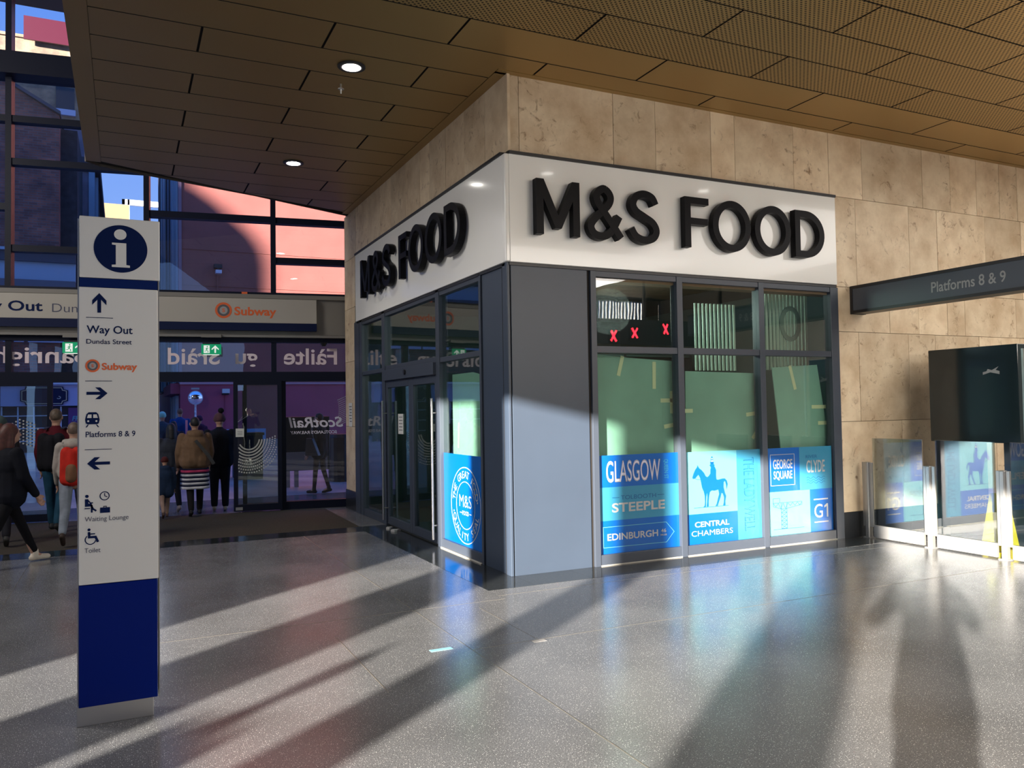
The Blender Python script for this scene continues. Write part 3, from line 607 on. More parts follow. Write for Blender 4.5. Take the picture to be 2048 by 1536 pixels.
dec('information_disc', [ell(-3.486, 2.566, .133, .131, 56)], TF, M_INK, t)
dec('information_symbol', [ell(-3.489, 2.645, .031, .029, 28), [(-3.53, 2.598), (-3.459, 2.598), (-3.459, 2.478), (-3.441, 2.476), (-3.441, 2.464), (-3.531, 2.464), (-3.531, 2.476), (-3.511, 2.478), (-3.511, 2.586), (-3.53, 2.587)]], TF, M_TWHITE, t, .002, .003)
dec('arrow_symbol', [[(-3.592, 2.317), (-3.557, 2.277), (-3.557, 2.252), (-3.583, 2.281), (-3.583, 2.21), (-3.601, 2.21), (-3.601, 2.281), (-3.626, 2.252), (-3.626, 2.277)]], TF, M_INK, t)
dec('arrow_symbol', [[(-3.552, 1.772), (-3.587, 1.804), (-3.612, 1.804), (-3.586, 1.780), (-3.653, 1.780), (-3.653, 1.764), (-3.586, 1.764), (-3.612, 1.740), (-3.587, 1.740)]], TF, M_INK, t)
dec('arrow_symbol', [[(-3.65, 1.394), (-3.615, 1.427), (-3.588, 1.427), (-3.614, 1.402), (-3.54, 1.402), (-3.54, 1.386), (-3.614, 1.386), (-3.588, 1.361), (-3.615, 1.361)]], TF, M_INK, t)
dec('divider_line', [rect(-3.656, -3.525, 2.181, 2.184), rect(-3.66, -3.53, 1.837, 1.84), rect(-3.661, -3.531, 1.467, 1.47)], TF, M_INK, t)
text('lettering', 'Way Out', (-3.653, -3.428, 2.084, 2.14), TF, M_INK, t, .012); text('lettering', 'Dundas Street', (-3.654, -3.432, 2.04, 2.066), TF, M_INK, t, .008)
def subway(par, fn, cu, cv, r, bb, mirror=False):
    dec('subway_ring', [ell(cu, cv, r, r, 40)], fn, M_ORANGE, par, .0005, .002); dec('subway_ring', [ell(cu, cv, r*.73, r*.73, 36)], fn, M_GREY, par, .002, .003)
    dec('subway_disc', [ell(cu, cv, r*.48, r*.48, 32)], fn, M_WPRINT, par, .003, .004); text('lettering', 'S', (cu-r*.17, cu+r*.17, cv-r*.24, cv+r*.24), fn, M_ORANGE, par, .03, .005)
    text('lettering', 'Subway', bb, fn, M_ORANGE, par, .028, .002)
subway(t, TF, -3.624, 1.921, .035, (-3.58, -3.405, 1.887, 1.937))
text('lettering', 'Platforms 8 & 9', (-3.657, -3.415, 1.535, 1.566), TF, M_INK, t, .008)
tr = [(-3.656, 1.61), (-3.648, 1.605), (-3.602, 1.605), (-3.594, 1.61), (-3.590, 1.63), (-3.597, 1.66), (-3.607, 1.67), (-3.643, 1.67), (-3.653, 1.66), (-3.660, 1.63)]
dec('train_symbol', [tr, [(-3.642, 1.603), (-3.648, 1.603), (-3.658, 1.589), (-3.651, 1.589)], [(-3.608, 1.603), (-3.602, 1.603), (-3.592, 1.589), (-3.599, 1.589)]], TF, M_INK, t)
dec('train_window', [[(-3.651, 1.639), (-3.629, 1.639), (-3.629, 1.658), (-3.646, 1.658)], [(-3.621, 1.639), (-3.599, 1.639), (-3.604, 1.658), (-3.621, 1.658)], ell(-3.645, 1.622, .005, .005, 12), ell(-3.606, 1.622, .005, .005, 12)], TF, M_TWHITE, t, .002, .003)
b = B().prism(ell(-3.651, 1.219, .0085, .0085, 16), .0005, .002, TF).ribbon([(-3.652, 1.204), (-3.652, 1.172), (-3.628, 1.172)], .016, .0005, .002, TF).ribbon([(-3.645, 1.197), (-3.635, 1.183), (-3.622, 1.183)], .006, .0005, .002, TF)
b.ribbon([(-3.632, 1.174), (-3.622, 1.15), (-3.606, 1.139)], .009, .0005, .002, TF).ribbon([(-3.628, 1.172), (-3.628, 1.131)], .009, .0005, .002, TF).ribbon([(-3.662, 1.154), (-3.636, 1.154)], .005, .0005, .002, TF)
b.obj('waiting_symbol', M_INK, t)
rib('clock_symbol', [ell(-3.566, 1.217, .022, .022, 28)], .0045, TF, M_INK, t, closed=True); rib('clock_hand', [[(-3.566, 1.232), (-3.566, 1.217), (-3.553, 1.211)]], .004, TF, M_INK, t)
dec('suitcase_symbol', [rect(-3.588, -3.54, 1.126, 1.155), rect(-3.572, -3.556, 1.159, 1.163), rect(-3.572, -3.569, 1.155, 1.163), rect(-3.559, -3.556, 1.155, 1.163)], TF, M_INK, t)
M_INK2 = pm('soft ink', (.05, .055, .1), .4)
text('lettering', 'Waiting Lounge', (-3.661, -3.449, 1.076, 1.109), TF, M_INK2, t, -.004); text('lettering', 'Toilet', (-3.662, -3.586, .917, .942), TF, M_INK2, t, -.004)
b = B().prism(ell(-3.641, 1.04, .0075, .0075, 14), .0005, .002, TF).ribbon([(-3.641, 1.028), (-3.640, 1.0), (-3.61, 1.0), (-3.598, .972)], .012, .0005, .002, TF).ribbon([(-3.641, 1.017), (-3.612, 1.017)], .006, .0005, .002, TF).ribbon(ell(-3.634, .987, .025, .025, 20, PI*.72, PI*1.93, True), .005, .0005, .002, TF)
b.obj('wheelchair_symbol', M_INK, t)

# ------------------------------------------------------------------ glazed station front (local frame: u along, y outward)
w1 = struct(empty('window_1', (FO[0], FO[1], 0), -A_F), 'tall glazed station front with navy frame and lower doors')
def q(x): return (x-FO[0])/ux
def fb(nm, mat, x0, x1, z0, z1, y0=-.05, y1=.10, par=None, bevel=0): return box(nm, mat, (q(x0), q(x1), y0, y1, z0, z1), par or w1, bevel)
FW = lambda u, v, w: (u, -w, v)
MX = [-9.03, -7.07, -5.085, -3.12, -1.15, .13]
for x in MX[:-1]:
    fb('mullion', M_MULL, x-.042, x+.042, 3.68, 9.0, -.10, .10); fb('mullion', M_MULL, x-.042, x+.042, 2.2, 2.95, -.06, .08)
fb('transom', M_MULL, -9.9, .13, 7.0, 7.35, -.28, .12)
levels = {0: [4.25, 5.62, 6.3], 1: [4.9, 6.3], 2: [4.25, 5.62, 6.3], 3: [4.90, 6.3], 4: [4.21, 4.9, 6.3]}
edges = [-9.9] + MX[1:]
def span(i): return (MX[i], MX[i+1]) if i < 5 else None
for i in range(5):
    x0, x1 = MX[i]+.042, MX[i+1]-(.042 if i < 4 else 0)
    lv = {0: [4.9], 1: [4.9, 6.3], 2: [4.25, 5.62, 6.3], 3: [4.91, 6.3], 4: [4.21, 4.90, 6.3]}[i]
    zs = [3.70]
    for z in lv: fb('transom', M_MULL, x0, x1, z, z+.105, -.08, .08); fb('pane', M_GFAC, x0, x1, zs[-1], z, 0, .008); zs.append(z+.105)
    fb('pane', M_GFAC, x0, x1, zs[-1], 7.0, 0, .008); fb('pane', M_GFAC, x0, x1, 7.35, 9.0, 0, .008)
    fb('pane', M_GFAC, x0, x1, 2.35, 2.87, 0, .008)
# header beam, sign ledge and door beam
fb('ledge', M_BEIGE, -9.9, .14, 3.59, 3.66, -.16, .1); fb('header_panel', M_BEIGE, -9.9, .14, 2.98, 3.59, -.10, .1); fb('header_trim', pm('header lip', (.2, .19, .175), .4), -9.9, .14, 2.93, 2.97, -.17, .1)
fb('head_rail', M_MULL, -9.9, .14, 2.85, 2.93, -.08, .08); fb('door_beam', M_MULL, -9.9, .14, 2.19, 2.35, -.13, .1)
fb('ledge_cap', M_MULL, -9.9, .14, 3.66, 3.70, -.12, .1)
sg2 = empty('station_sign', (FO[0], FO[1], 0), -A_F)
box('sign_board', M_BOARDW, (q(-2.95), q(-.45), -.20, -.12, 3.17, 3.58), sg2, .004); box('blue_strip', M_NAVY, (q(-2.95), q(-.45), -.205, -.12, 3.04, 3.17), sg2)
FS = lambda u, v, w: (u, -.20-w, v)
subway(sg2, FS, q(-1.943), 3.372, .133, (q(-1.775), q(-1.108), 3.25, 3.437))
tag(sg2, 'cream Subway sign board over the open exit doors', 'sign')
sg3 = empty('station_sign', (FO[0], FO[1], 0), -A_F)
box('sign_board', M_BOARDW, (q(-6.6), q(-2.98), -.20, -.12, 3.19, 3.58), sg3, .004); box('blue_strip', M_NAVY, (q(-6.6), q(-2.98), -.205, -.12, 3.055, 3.19), sg3)
text('lettering', 'Way Out', (q(-5.69), q(-4.583), 3.25, 3.46), FS, M_INK, sg3, .02); text('lettering', 'Dundas Street', (q(-4.452), q(-3.18), 3.29, 3.425), FS, M_INK2, sg3, -.008)
tag(sg3, 'cream Way Out sign board over the exit, partly behind the totem', 'sign')
# mirrored Gaelic welcome lettering on the door transom glass
M_FILM = pm('frosted film', (.80, .66, .70), .6)
def flet(s, x0, x1, z0, z1, off=.015): return text('window_lettering', s, (q(x0), q(x1), z0, z1), lambda u, v, w: (u, -.004, v), M_FILM, w1, off, mirror=True)
flet('Fàilte', -.988, -.098, 2.477, 2.76); flet('gu', -1.766, -1.40, 2.405, 2.665); flet('Sràid', -2.813, -2.013, 2.477, 2.76); flet('na', -3.42, -3.17, 2.505, 2.69); flet('Banrigh', -5.3, -3.95, 2.414, 2.76)
# door zone: sliding leaves and fixed panel
def leaf(nm, x0, x1, y, z1=2.2, lab=''):
    e = struct(empty(nm, (FO[0], FO[1], 0), -A_F), lab)
    for a, c in ((x0, x0+.07), (x1-.07, x1)): fb('stile', M_MULL, a, c, .02, z1, y-.03, y+.03, e)
    fb('bottom_rail', M_MULL, x0+.07, x1-.07, .02, .13, y-.03, y+.03, e); fb('top_rail', M_MULL, x0+.07, x1-.07, z1-.07, z1, y-.03, y+.03, e)
    fb('pane', M_GDOOR, x0+.07, x1-.07, .13, z1-.07, y-.004, y+.004, e); return e
d1 = leaf('door_1', -1.80, -1.03, -.12, lab='navy framed sliding exit door pushed open, with a dotted pattern'); leaf('door_2', -1.66, -.96, -.02, lab='second sliding exit door leaf stacked behind the first')
leaf('door_5', -5.25, -4.46, -.12, lab='sliding exit door leaf on the far left'); 
for xx in (-1.72,): fb('kick_plate', M_STEELP, xx-.05, xx+.06, .04, .09, -.16, -.15, d1)
fb('sill', M_MULL, -1.0, .14, .0, .135, -.06, .08); fb('pane', M_GFAC, -1.0, .13, .135, 2.19, 0, .008); fb('mullion', M_MULL, -1.06, -1.0, 0, 2.19, -.06, .06)
fb('mullion', M_MULL, -5.32, -5.25, 0, 2.19, -.06, .06); fb('sill', M_MULL, -9.9, -5.3, 0, .135, -.06, .08); fb('pane', M_GFAC, -9.9, -5.3, .135, 2.19, 0, .008)
nt_ = empty('notice', (FO[0], FO[1], 0), -A_F); box('sheet', M_TWHITE, (q(-1.765), q(-1.635), -.158, -.153, 1.26, 1.40), nt_)
for i in range(3): box('text_line', M_GREY, (q(-1.74), q(-1.66), -.160, -.158, 1.345-.025*i, 1.351-.025*i), nt_)
tag(nt_, 'square white notice stuck on the exit door stile', 'notice')
b = B()
for r in range(9):
    for k in range(30):
        a = -.2-2.4*k/30+.04*r; R = .17+.042*r; u = q(-1.56)+R*math.cos(a); v = 1.12+R*math.sin(a)*1.15+.12
        if u > q(-1.12) or u < q(-1.72): continue
        b.prism(ell(u, v, .0125, .0125, 8), .158, .160, lambda u_, v_, w: (u_, -w, v_))
o = b.obj('dot_pattern', pm('dotted film', (.5, .5, .48), .5), d1); o['kind'] = 'stuff'
b = B()
for r in range(8):
    for k in range(9):
        u = q(-5.0)+.05*k; v = 1.3+.05*r-.02*k
        if (k-4)**2+(r-3.5)**2 < 20: b.prism(ell(u, v, .013, .013, 8), .158, .160, lambda u_, v_, w: (u_, -w, v_))
o = b.obj('dot_pattern', D.materials['dotted film'], w1); o['kind'] = 'stuff'
b = B()
for r in range(8):
    for k in range(14):
        u = q(-.04)+.022*r-.05+.02*math.sin(k/3); v = 1.86-.035*k+.01*r
        if u < q(.12): b.prism(ell(u, v, .008, .008, 6), .004, .006, FW)
o = b.obj('dot_pattern', D.materials['dotted film'], w1); o['kind'] = 'stuff'
text('window_lettering', 'ScotRail', (q(-.918), q(-.006), 1.39, 1.57), lambda u, v, w: (u, -.004, v), pm('grey film', (.7, .68, .8), .6), w1, .02, mirror=True, italic=.18)
text('window_lettering', "SCOTLAND'S RAILWAY", (q(-.892), q(-.109), 1.28, 1.335), lambda u, v, w: (u, -.004, v), D.materials['grey film'], w1, .02, mirror=True, italic=.18)
def exit_sign(x0, x1, z0, z1, lab, arrow=True):
    e = empty('exit_sign', (FO[0], FO[1], 0), -A_F); u0, u1 = q(x0), q(x1); W_ = u1-u0; H_ = z1-z0
    box('lamp_body', M_GREEN, (u0, u1, -.30, -.27, z0, z1), e); box('mounting', M_CAP, (u0+.02, u1-.02, -.29, -.12, z1, z1+.03), e); box('lower_edge', M_EWHITE, (u0+W_*.1, u1-W_*.1, -.298, -.272, z0-.012, z0), e)
    fn = lambda u, v, w: (u0+u*W_, -.30-w, z0+v*H_)
    dec('door_symbol', [rect(.12, .42, .12, .88)], fn, M_EWHITE, e)
    B().prism(ell(.3, .75, .03, .07, 10), .002, .003, fn).ribbon([(.29, .64), (.27, .42)], .05, .002, .003, fn).ribbon([(.27, .42), (.34, .32), (.33, .17)], .035, .002, .003, fn).ribbon([(.27, .42), (.2, .3), (.14, .28)], .035, .002, .003, fn).ribbon([(.2, .5), (.28, .62), (.37, .55)], .03, .002, .003, fn).obj('runner_symbol', M_GREEN, e)
    if arrow: dec('arrow_symbol', [[(.7, .88), (.88, .55), (.88, .42), (.74, .62), (.74, .14), (.66, .14), (.66, .62), (.52, .42), (.52, .55)]], fn, M_EWHITE, e)
    return tag(e, lab, 'exit sign')
exit_sign(-2.282, -1.979, 2.63, 2.797, 'green running man exit sign with an up arrow over the open doors')
exit_sign(-4.29, -3.95, 2.64, 2.81, 'green exit sign over the doors just left of the totem')
sn = empty('door_sensor', (FO[0], FO[1], 0), -A_F); box('body', M_BEIGE, (q(-2.29), q(-1.98), -.24, -.17, 2.915, 2.965), sn); tag(sn, 'slim beige door sensor under the Subway sign board', 'sensor')
sn = empty('door_sensor', (FO[0], FO[1], 0), -A_F); box('body', M_BEIGE, (q(-4.3), q(-3.9), -.24, -.17, 2.89, 2.95), sn); tag(sn, 'slim beige door sensor under the Way Out sign board', 'sensor')
box_ = empty('orange_beacon', (FO[0], FO[1], 0), -A_F); box('lens', M_ORANGE, (q(-1.66), q(-1.57), -.13, -.05, 3.66, 3.70), box_); tag(box_, 'small orange box on the ledge above the Subway sign board', 'beacon')
cg = empty('ceiling_camera', (FO[0], FO[1], 0), -A_F); B().cyl((q(-.33), -.12, 2.85), (q(-.33), -.12, 2.79), .07, .03, 16).obj('dome', M_CAP, cg); tag(cg, 'dark dome camera under the head rail right of the doors', 'camera')

# ------------------------------------------------------------------ ticket gates, kiosk, hanging sign
GX = 4.8
def post(y, lab):
    t = empty('gate_post', (GX, y, 0))
    box('core', M_STEELP, (-.035, .035, -.03, .03, 0, .93), t, .012); box('flange', M_STEELP, (-.012, .012, -.075, -.03, .14, .925), t, .004); box('flange', M_STEELP, (-.012, .012, .03, .075, .14, .925), t, .004)
    box('foot', M_STEELP, (-.05, .05, -.05, .05, 0, .012), t); tag(t, lab, 'post'); return t
post(-.135, 'steel gate post nearest the stone wall'); post(-.985, 'second steel gate post from the stone wall'); post(-1.845, 'third steel gate post from the stone wall'); post(-2.70, 'steel gate post at the right edge of the view')
def gpanel(y0, y1, lab):
    t = empty('glass_barrier', (GX, 0, 0)); box('pane', M_GGATE, (-.006, .006, y1+.052, y0-.052, .165, 1.225), t, .004); box('kick_rail', M_STEELP, (-.018, .018, y1+.052, y0-.052, .015, .165), t, .004)
    return tag(t, lab, 'barrier')
gpanel(-.165, -.955, 'smoked glass barrier panel nearest the stone wall'); gpanel(-1.015, -1.815, 'smoked glass barrier panel below the dark cabinet'); gpanel(-1.875, -2.67, 'smoked glass barrier panel at the right edge of the view')
kb = empty('display_cabinet', (0, 0, 0)); box('body', M_KIOSK, (5.62, 6.5, -1.52, -.40, 1.17, 2.30), kb, .006); box('back_leg', M_KIOSK, (5.66, 6.4, -.60, -.44, 0, 1.17), kb); box('back_leg', M_KIOSK, (5.66, 6.4, -1.50, -1.30, 0, 1.17), kb)
box('edge_strip', M_STEEL, (5.60, 5.62, -1.60, -1.575, 1.17, 2.24), kb)  # separate steel strip beside the cabinet body
tag(kb, 'gloss black ticket hall cabinet standing behind the glass barriers', 'cabinet')
B().prism([(0, 0), (.09, .025), (.2, .0), (.2, .035), (.155, .05), (.19, .09), (.11, .05), (.06, .065), (.045, .04), (0, .03)], .001, .003, lambda u, v, w: (5.617-w, -1.11-u, 1.965+v)).obj('torn_sticker', M_WPRINT, kb)
ys_ = empty('wet_floor_sign', (5.35, -1.42, 0))
for s in (-1, 1): B().prism([(-.13, 0), (.13, 0), (.09, .62), (-.09, .62)], 0, .012, lambda u, v, w: (s*(.14-v*.2)+w, u, v)).obj('leaf', M_YEL, ys_)
tag(ys_, 'yellow folding floor sign standing behind the smoked glass barrier', 'sign')
yb = tag(box('floor_stop', M_YEL, (4.90, 4.98, -1.74, -1.58, 0, .035), bevel=.006), 'small yellow block on the floor under the barrier rail', 'block')
hs = empty('hanging_sign', (4.74, 0, 0)); box('body', pm('slate sign body', (.07, .085, .11), .4), (-.0, .22, -3.2, -.02, 2.80, 3.10), hs, .006); box('end_cap', M_CAP, (-.006, .226, -.04, -.0, 2.77, 3.12), hs)
box('top_rail', M_CAP, (-.008, .228, -3.2, -.03, 3.085, 3.12), hs); box('bottom_rail', M_CAP, (-.008, .228, -3.2, -.03, 2.775, 2.81), hs)
FH = lambda u, v, w: (-w, -u, v)
text('lettering', 'Platforms 8 & 9', (1.13, 1.985, 2.885, 3.005), FH, M_WPRINT, hs, .012, .002)
tag(hs, 'slate grey Platforms 8 & 9 sign projecting from the stone wall', 'sign')
wb_ = empty('wall_fitting', (4.98, -.03, 2.85)); 
D.objects.remove(wb_)
# overhead gate displays facing the shop, seen mirrored in its glass
gt = empty('display_gantry', (8.4, -10.02, 0)); box('beam', M_CAP, (-2.4, 3.0, -.1, .1, 3.25, 3.9), gt)
for x in (-2.2, .3, 2.8): box('hanger', M_CAP, (x-.03, x+.03, -.03, .03, 3.9, 5.03), gt)
tag(gt, 'dark gantry beam carrying lane displays, seen mirrored in the shop glass', 'gantry')
for i, (x, z) in enumerate(((7.68, 3.46), (8.31, 3.55), (9.27, 3.67))):
    s = empty('lane_display', (x, -9.9, z)); fn = lambda u, v, w: (u, w, v)
    B().ribbon([(-.08, -.13), (.08, .13)], .045, .002, .01, fn).ribbon([(-.08, .13), (.08, -.13)], .045, .002, .01, fn).obj('cross', M_LED, s); box('housing', M_CAP, (-.16, .16, -.02, .0, -.19, .19), s)
    tag(s, 'red cross lane display %s, mirrored in the shop glass' % ('leftmost of three', 'middle of three', 'rightmost of three')[i], 'display')

# ------------------------------------------------------------------ street and buildings outside
st_ = B(); st_.v = [(-30, 9.3, 0), (30, 9.3, 0), (30, 22, .75), (-30, 22, .75), (-30, 100, 4.6), (30, 100, 4.6)]; st_.f = [(0, 1, 2, 3), (3, 2, 5, 4)]
st_.v += [(-30, 7.0, -.002), (30, 7.0, -.002), (30, 9.3, -.002), (-30, 9.3, -.002)]; st_.f += [(6, 7, 8, 9)]
M_PAVE = pm('grey paving', (.46, .38, .40), .45, var=.2, scale=1.5, bump=.1, bscale=20)
struct(st_.obj('street', M_PAVE), 'grey paved lane outside rising away from the station')
def brick_mat(name, c1, c2, mort, sc=1.0):
    m, t, b = new(name); N = t.nodes; L = t.links; co = N.new('ShaderNodeTexCoord'); mp = N.new('ShaderNodeMapping'); mp.inputs['Rotation'].default_value = (-PI/2, 0, 0); L.new(co.outputs['Object'], mp.inputs[0])
    k = N.new('ShaderNodeTexBrick'); L.new(mp.outputs[0], k.inputs[0]); k.inputs['Color1'].default_value = (*c1, 1); k.inputs['Color2'].default_value = (*c2, 1); k.inputs['Mortar'].default_value = (*mort, 1)
    k.inputs['Scale'].default_value = sc; k.inputs['Mortar Size'].default_value = .008; k.inputs['Brick Width'].default_value = .23; k.inputs['Row Height'].default_value = .075
    n = N.new('ShaderNodeTexNoise'); n.inputs['Scale'].default_value = 1.6; n.inputs['Detail'].default_value = 6; L.new(co.outputs['Object'], n.inputs[0])
    r = N.new('ShaderNodeValToRGB'); L.new(n.outputs[0], r.inputs[0]); r.color_ramp.elements[0].position = .35; r.color_ramp.elements[0].color = (.45, .45, .5, 1); r.color_ramp.elements[1].position = .7; r.color_ramp.elements[1].color = (1.3, 1.2, 1.15, 1)
    mx = N.new('ShaderNodeMixRGB'); mx.blend_type = 'MULTIPLY'; mx.inputs[0].default_value = .8; L.new(k.outputs[0], mx.inputs[1]); L.new(r.outputs[0], mx.inputs[2]); L.new(mx.outputs[0], b.inputs['Base Color']); b.inputs['Roughness'].default_value = .85; return m
M_BRICK = brick_mat('dark red brick', (.30, .115, .08), (.16, .07, .06), (.16, .13, .13))
M_BEIGEB = brick_mat('sandy brick', (.34, .26, .16), (.30, .22, .14), (.3, .26, .19))
M_PINK = pm('salmon pink render', (.27, .088, .068), .8, var=.08, scale=1.2)
M_MAG = pm('magenta painted render', (.34, .06, .11), .6, var=.08, scale=1)
M_COR = pm('pale painted cornice', (.30, .40, .52), .6)
M_LILAC = pm('lilac fascia', (.36, .36, .60), .5)
M_GLASSF = pm('dark window glass', (.02, .025, .035), .1)
pb = empty('pink_building', (0, 0, 0))
box('wall', M_PINK, (-1.74, 14, 22, 40, 2.72, 14), pb); box('painted_base', M_MAG, (-1.76, 14, 21.96, 39, .0, 2.66), pb); box('string_course', pm('mauve trim', (.45, .25, .3), .7), (-1.78, 14, 21.90, 22, 2.66, 2.73), pb)
for z in (6.02, 7.25): box('moulding', M_PINK, (-1.75, 14, 21.975, 22, z, z+.035), pb)
box('corner_pilaster', pm('dull mauve pilaster', (.26, .16, .19), .8), (-1.80, -1.70, 21.93, 22.3, 2.7, 12), pb)
M_PALE = pm('pale blue grey shutters', (.34, .47, .58), .6); M_DKGREY = pm('dark grey stone pier', (.07, .07, .09), .8)  # pale strips and dark grey stone
for i, (y0, y1, m) in enumerate(((22.5, 24.2, M_PALE), (24.3, 25.6, M_PALE), (25.9, 26.5, M_DKGREY), (26.6, 28.4, M_PALE), (28.8, 29.6, M_DKGREY), (29.7, 31.4, M_PALE), (31.8, 33.2, M_DKGREY), (33.2, 34.4, M_PALE), (34.5, 36.5, M_DKGREY))):
    box('side_pilaster', m, (-1.84-.03*(i % 3), -1.74, y0, y1, 2.75, 13.5), pb)
for i, y0 in enumerate((22.8, 24.2, 25.8)): box('shop_shutter', M_PALE, (-1.86, -1.76, y0, y0+.55, .8, 2.3), pb)
box('awning', M_MAG, (-2.05, -1.76, 22.2, 27.4, 2.35, 2.7), pb)
box('low_panel', pm('pale blue panel', (.30, .42, .8), .5), (-.32, 1.0, 21.9, 21.96, .5, 1.12), pb)
tag(pb, 'salmon pink rendered building across the lane with a magenta base', 'building')
cm = empty('convex_mirror', (-1.32, 21.45, 2.2)); b = B(); n = 28
for i in range(n):
    pass
B().cyl((0, 0, 0), (0, -.03, 0), .235, .235, 28).obj('rim', pm('grey rim', (.4, .42, .5), .4), cm)
b = B(); rings = [(.0, -.09), (.08, -.083), (.15, -.065), (.21, -.03)]
b.v.append((0, -.09, 0))
for r, y_ in rings[1:]: b.v += [(r*math.cos(2*PI*i/20), y_, r*math.sin(2*PI*i/20)) for i in range(20)]
b.f = [(0, 1+i, 1+(i+1) % 20) for i in range(20)] + [(1+20*k+i, 1+20*(k+1)+i, 1+20*(k+1)+(i+1) % 20, 1+20*k+(i+1) % 20) for k in range(2) for i in range(20)]
b.obj('mirror', pm('mirror surface', (.8, .82, .9), .05, 1), cm, smooth=True)
B().cyl((0, .06, -1.5), (0, .06, .1), .035).obj('pole', pm('scuffed pole', (.6, .6, .68), .5, var=.4, scale=9), cm); box('lamp_bar', M_WPRINT, (-.13, .12, -.02, .05, .27, .33), cm)
tag(cm, 'round convex mirror on a pole against the magenta wall', 'mirror')
fc = empty('floodlight', (-.33, 21.85, 2.4)); box('head', pm('pale grey metal', (.5, .55, .6), .4), (-.12, .12, -.16, .0, -.05, .1), fc, .01); box('bracket', M_CAP, (-.12, .1, -.1, .1, -.1, -.05), fc); box('conduit', M_MAG, (-.01, .01, .08, .1, -1.2, -.08), fc)
tag(fc, 'pale floodlight on the magenta wall right of the round mirror', 'floodlight')
sc2 = empty('security_camera', (-.56, 21.8, 6.55)); box('bracket', M_CAP, (-.13, .13, -.1, .16, .07, .2), sc2); box('housing', pm('white housing', (.6, .62, .7), .4), (-.1, .1, -.25, -.02, -.14, -.02), sc2, .015); box('arm', M_CAP, (-.015, .015, -.08, -.04, -.02, .1), sc2); box('conduit', M_PINK, (-.015, .015, .13, .16, -.9, 0), sc2)
tag(sc2, 'security camera on a bracket on the upper pink wall', 'camera')
bb_ = empty('brick_building', (0, 0, 0))
B().prism([(-30, .3), (-5.19, .3), (-5.19, 10.62), (-6.22, 11.22), (-9, 12.8), (-12, 14.5), (-30, 14.5)], -20, -26, lambda u, v, w: (u, -w, v)).obj('gable_wall', M_BRICK, bb_)
B().box(-5.19, -4.74, 20.6, 24, .4, 10.4).obj('recessed_wall', pm('shaded brick', (.03, .028, .035), .9, var=.4, scale=5), bb_)  # near-black recess, its shade put into the brick colour
B().prism([(-30, 14.6), (-12, 14.6), (-9, 12.9), (-6.2, 11.32), (-5.15, 10.72), (-5.15, 10.62), (-6.2, 11.22), (-9, 12.8), (-12, 14.5), (-30, 14.5)], -19.9, -26, lambda u, v, w: (u, -w, v)).obj('coping', M_DKGREY, bb_)
box('cornice', M_DKGREY, (-30, -4.75, 19.7, 20, 6.15, 6.5), bb_); box('cornice_lip', M_COR, (-30, -4.72, 19.62, 19.72, 6.44, 6.52), bb_)
box('painted_fascia', M_COR, (-30, -4.75, 19.8, 20, 5.62, 6.15), bb_); box('fascia_ledge', pm('dark grey ledge', (.12, .12, .15), .7), (-30, -4.75, 19.7, 20, 5.42, 5.62), bb_); box('painted_wall', M_COR, (-30, -4.75, 19.85, 20, 4.75, 5.42), bb_)  # ledge in a darker grey than the painted fascia
M_WF = pm('white window frame', (.5, .53, .68), .5)
for x0, x1 in ((-8.2, -6.75), (-6.55, -6.1), (-5.93, -4.8)):
    w_ = box('window', M_GLASSF, (x0, x1, 19.93, 20.0, 3.95, 4.65), bb_); box('window_sill', M_WF, (x0-.03, x1+.03, 19.8, 19.95, 3.82, 3.93), bb_)
    for k in range(4): box('glazing_bar', M_WF, (x0+(x1-x0)*k/3-.02, x0+(x1-x0)*k/3+.02, 19.9, 19.93, 3.93, 4.65), w_)
box('pub_fascia', M_LILAC, (-9, -4.2, 19.65, 20, 1.96, 2.6), bb_); box('pub_cornice', M_WF, (-9, -4.2, 19.55, 20, 2.58, 2.66), bb_)
box('pub_wall', pm('navy pub front', (.012, .012, .03), .5), (-9, -4.2, 19.8, 20.0, .5, 1.96), bb_)
tag(bb_, 'dark brick gabled building with pale cornice and pub front on the left', 'building')
for x in (-8.6, -8.2, -7.8, -7.4, -7.0, -6.6, -6.2, -5.8, -5.42, -5.12): box('pub_glazing_bar', M_WF, (x-.02, x+.02, 19.76, 19.8, .75, 1.94), bb_)
for z in (.95, 1.32, 1.68): box('pub_glazing_bar', M_WF, (-8.6, -4.95, 19.755, 19.8, z-.015, z+.015), bb_)
pq = empty('pub_sign', (0, 0, 0)); pp = [(-6.0, 2.52), (-5.06, 2.52), (-5.04, 2.44), (-4.93, 2.41), (-4.93, 2.1), (-5.04, 2.07), (-5.06, 1.99), (-6.0, 1.99), (-6.02, 2.07), (-6.13, 2.1), (-6.13, 2.41), (-6.02, 2.44)]
FP = FR(19.64); dec('board', [pp], FP, M_NAVY, pq, 0, .05); rib('gold_line', [[((u+5.53)*.93-5.53, (v-2.255)*.86+2.255) for u, v in pp]], .02, FP, pm('gold line', (.5, .4, .3), .5), pq, .05, .06, True); rib('hook_mark', [ell(-5.17, 2.2, .05, .035, 10, -PI*.8, PI*.5, True)], .02, FP, M_WPRINT, pq, .05, .06)
tag(pq, 'dark blue notched plaque with a gold border on the lilac pub fascia', 'sign')
pp_ = empty('pub_poster', (0, 0, 0)); FP = FR(19.74); dec('sheet', [rect(-4.93, -4.35, .6, 1.9)], FP, pm('purple poster', (.10, .03, .16), .5), pp_, 0, .02); text('lettering', 'FREE', (-4.83, -4.45, 1.52, 1.66), FP, M_AQUA, pp_, .02, .022, italic=.2); text('lettering', 'Fun', (-4.84, -4.60, 1.36, 1.49), FP, M_AQUA, pp_, 0, .022, italic=.3)
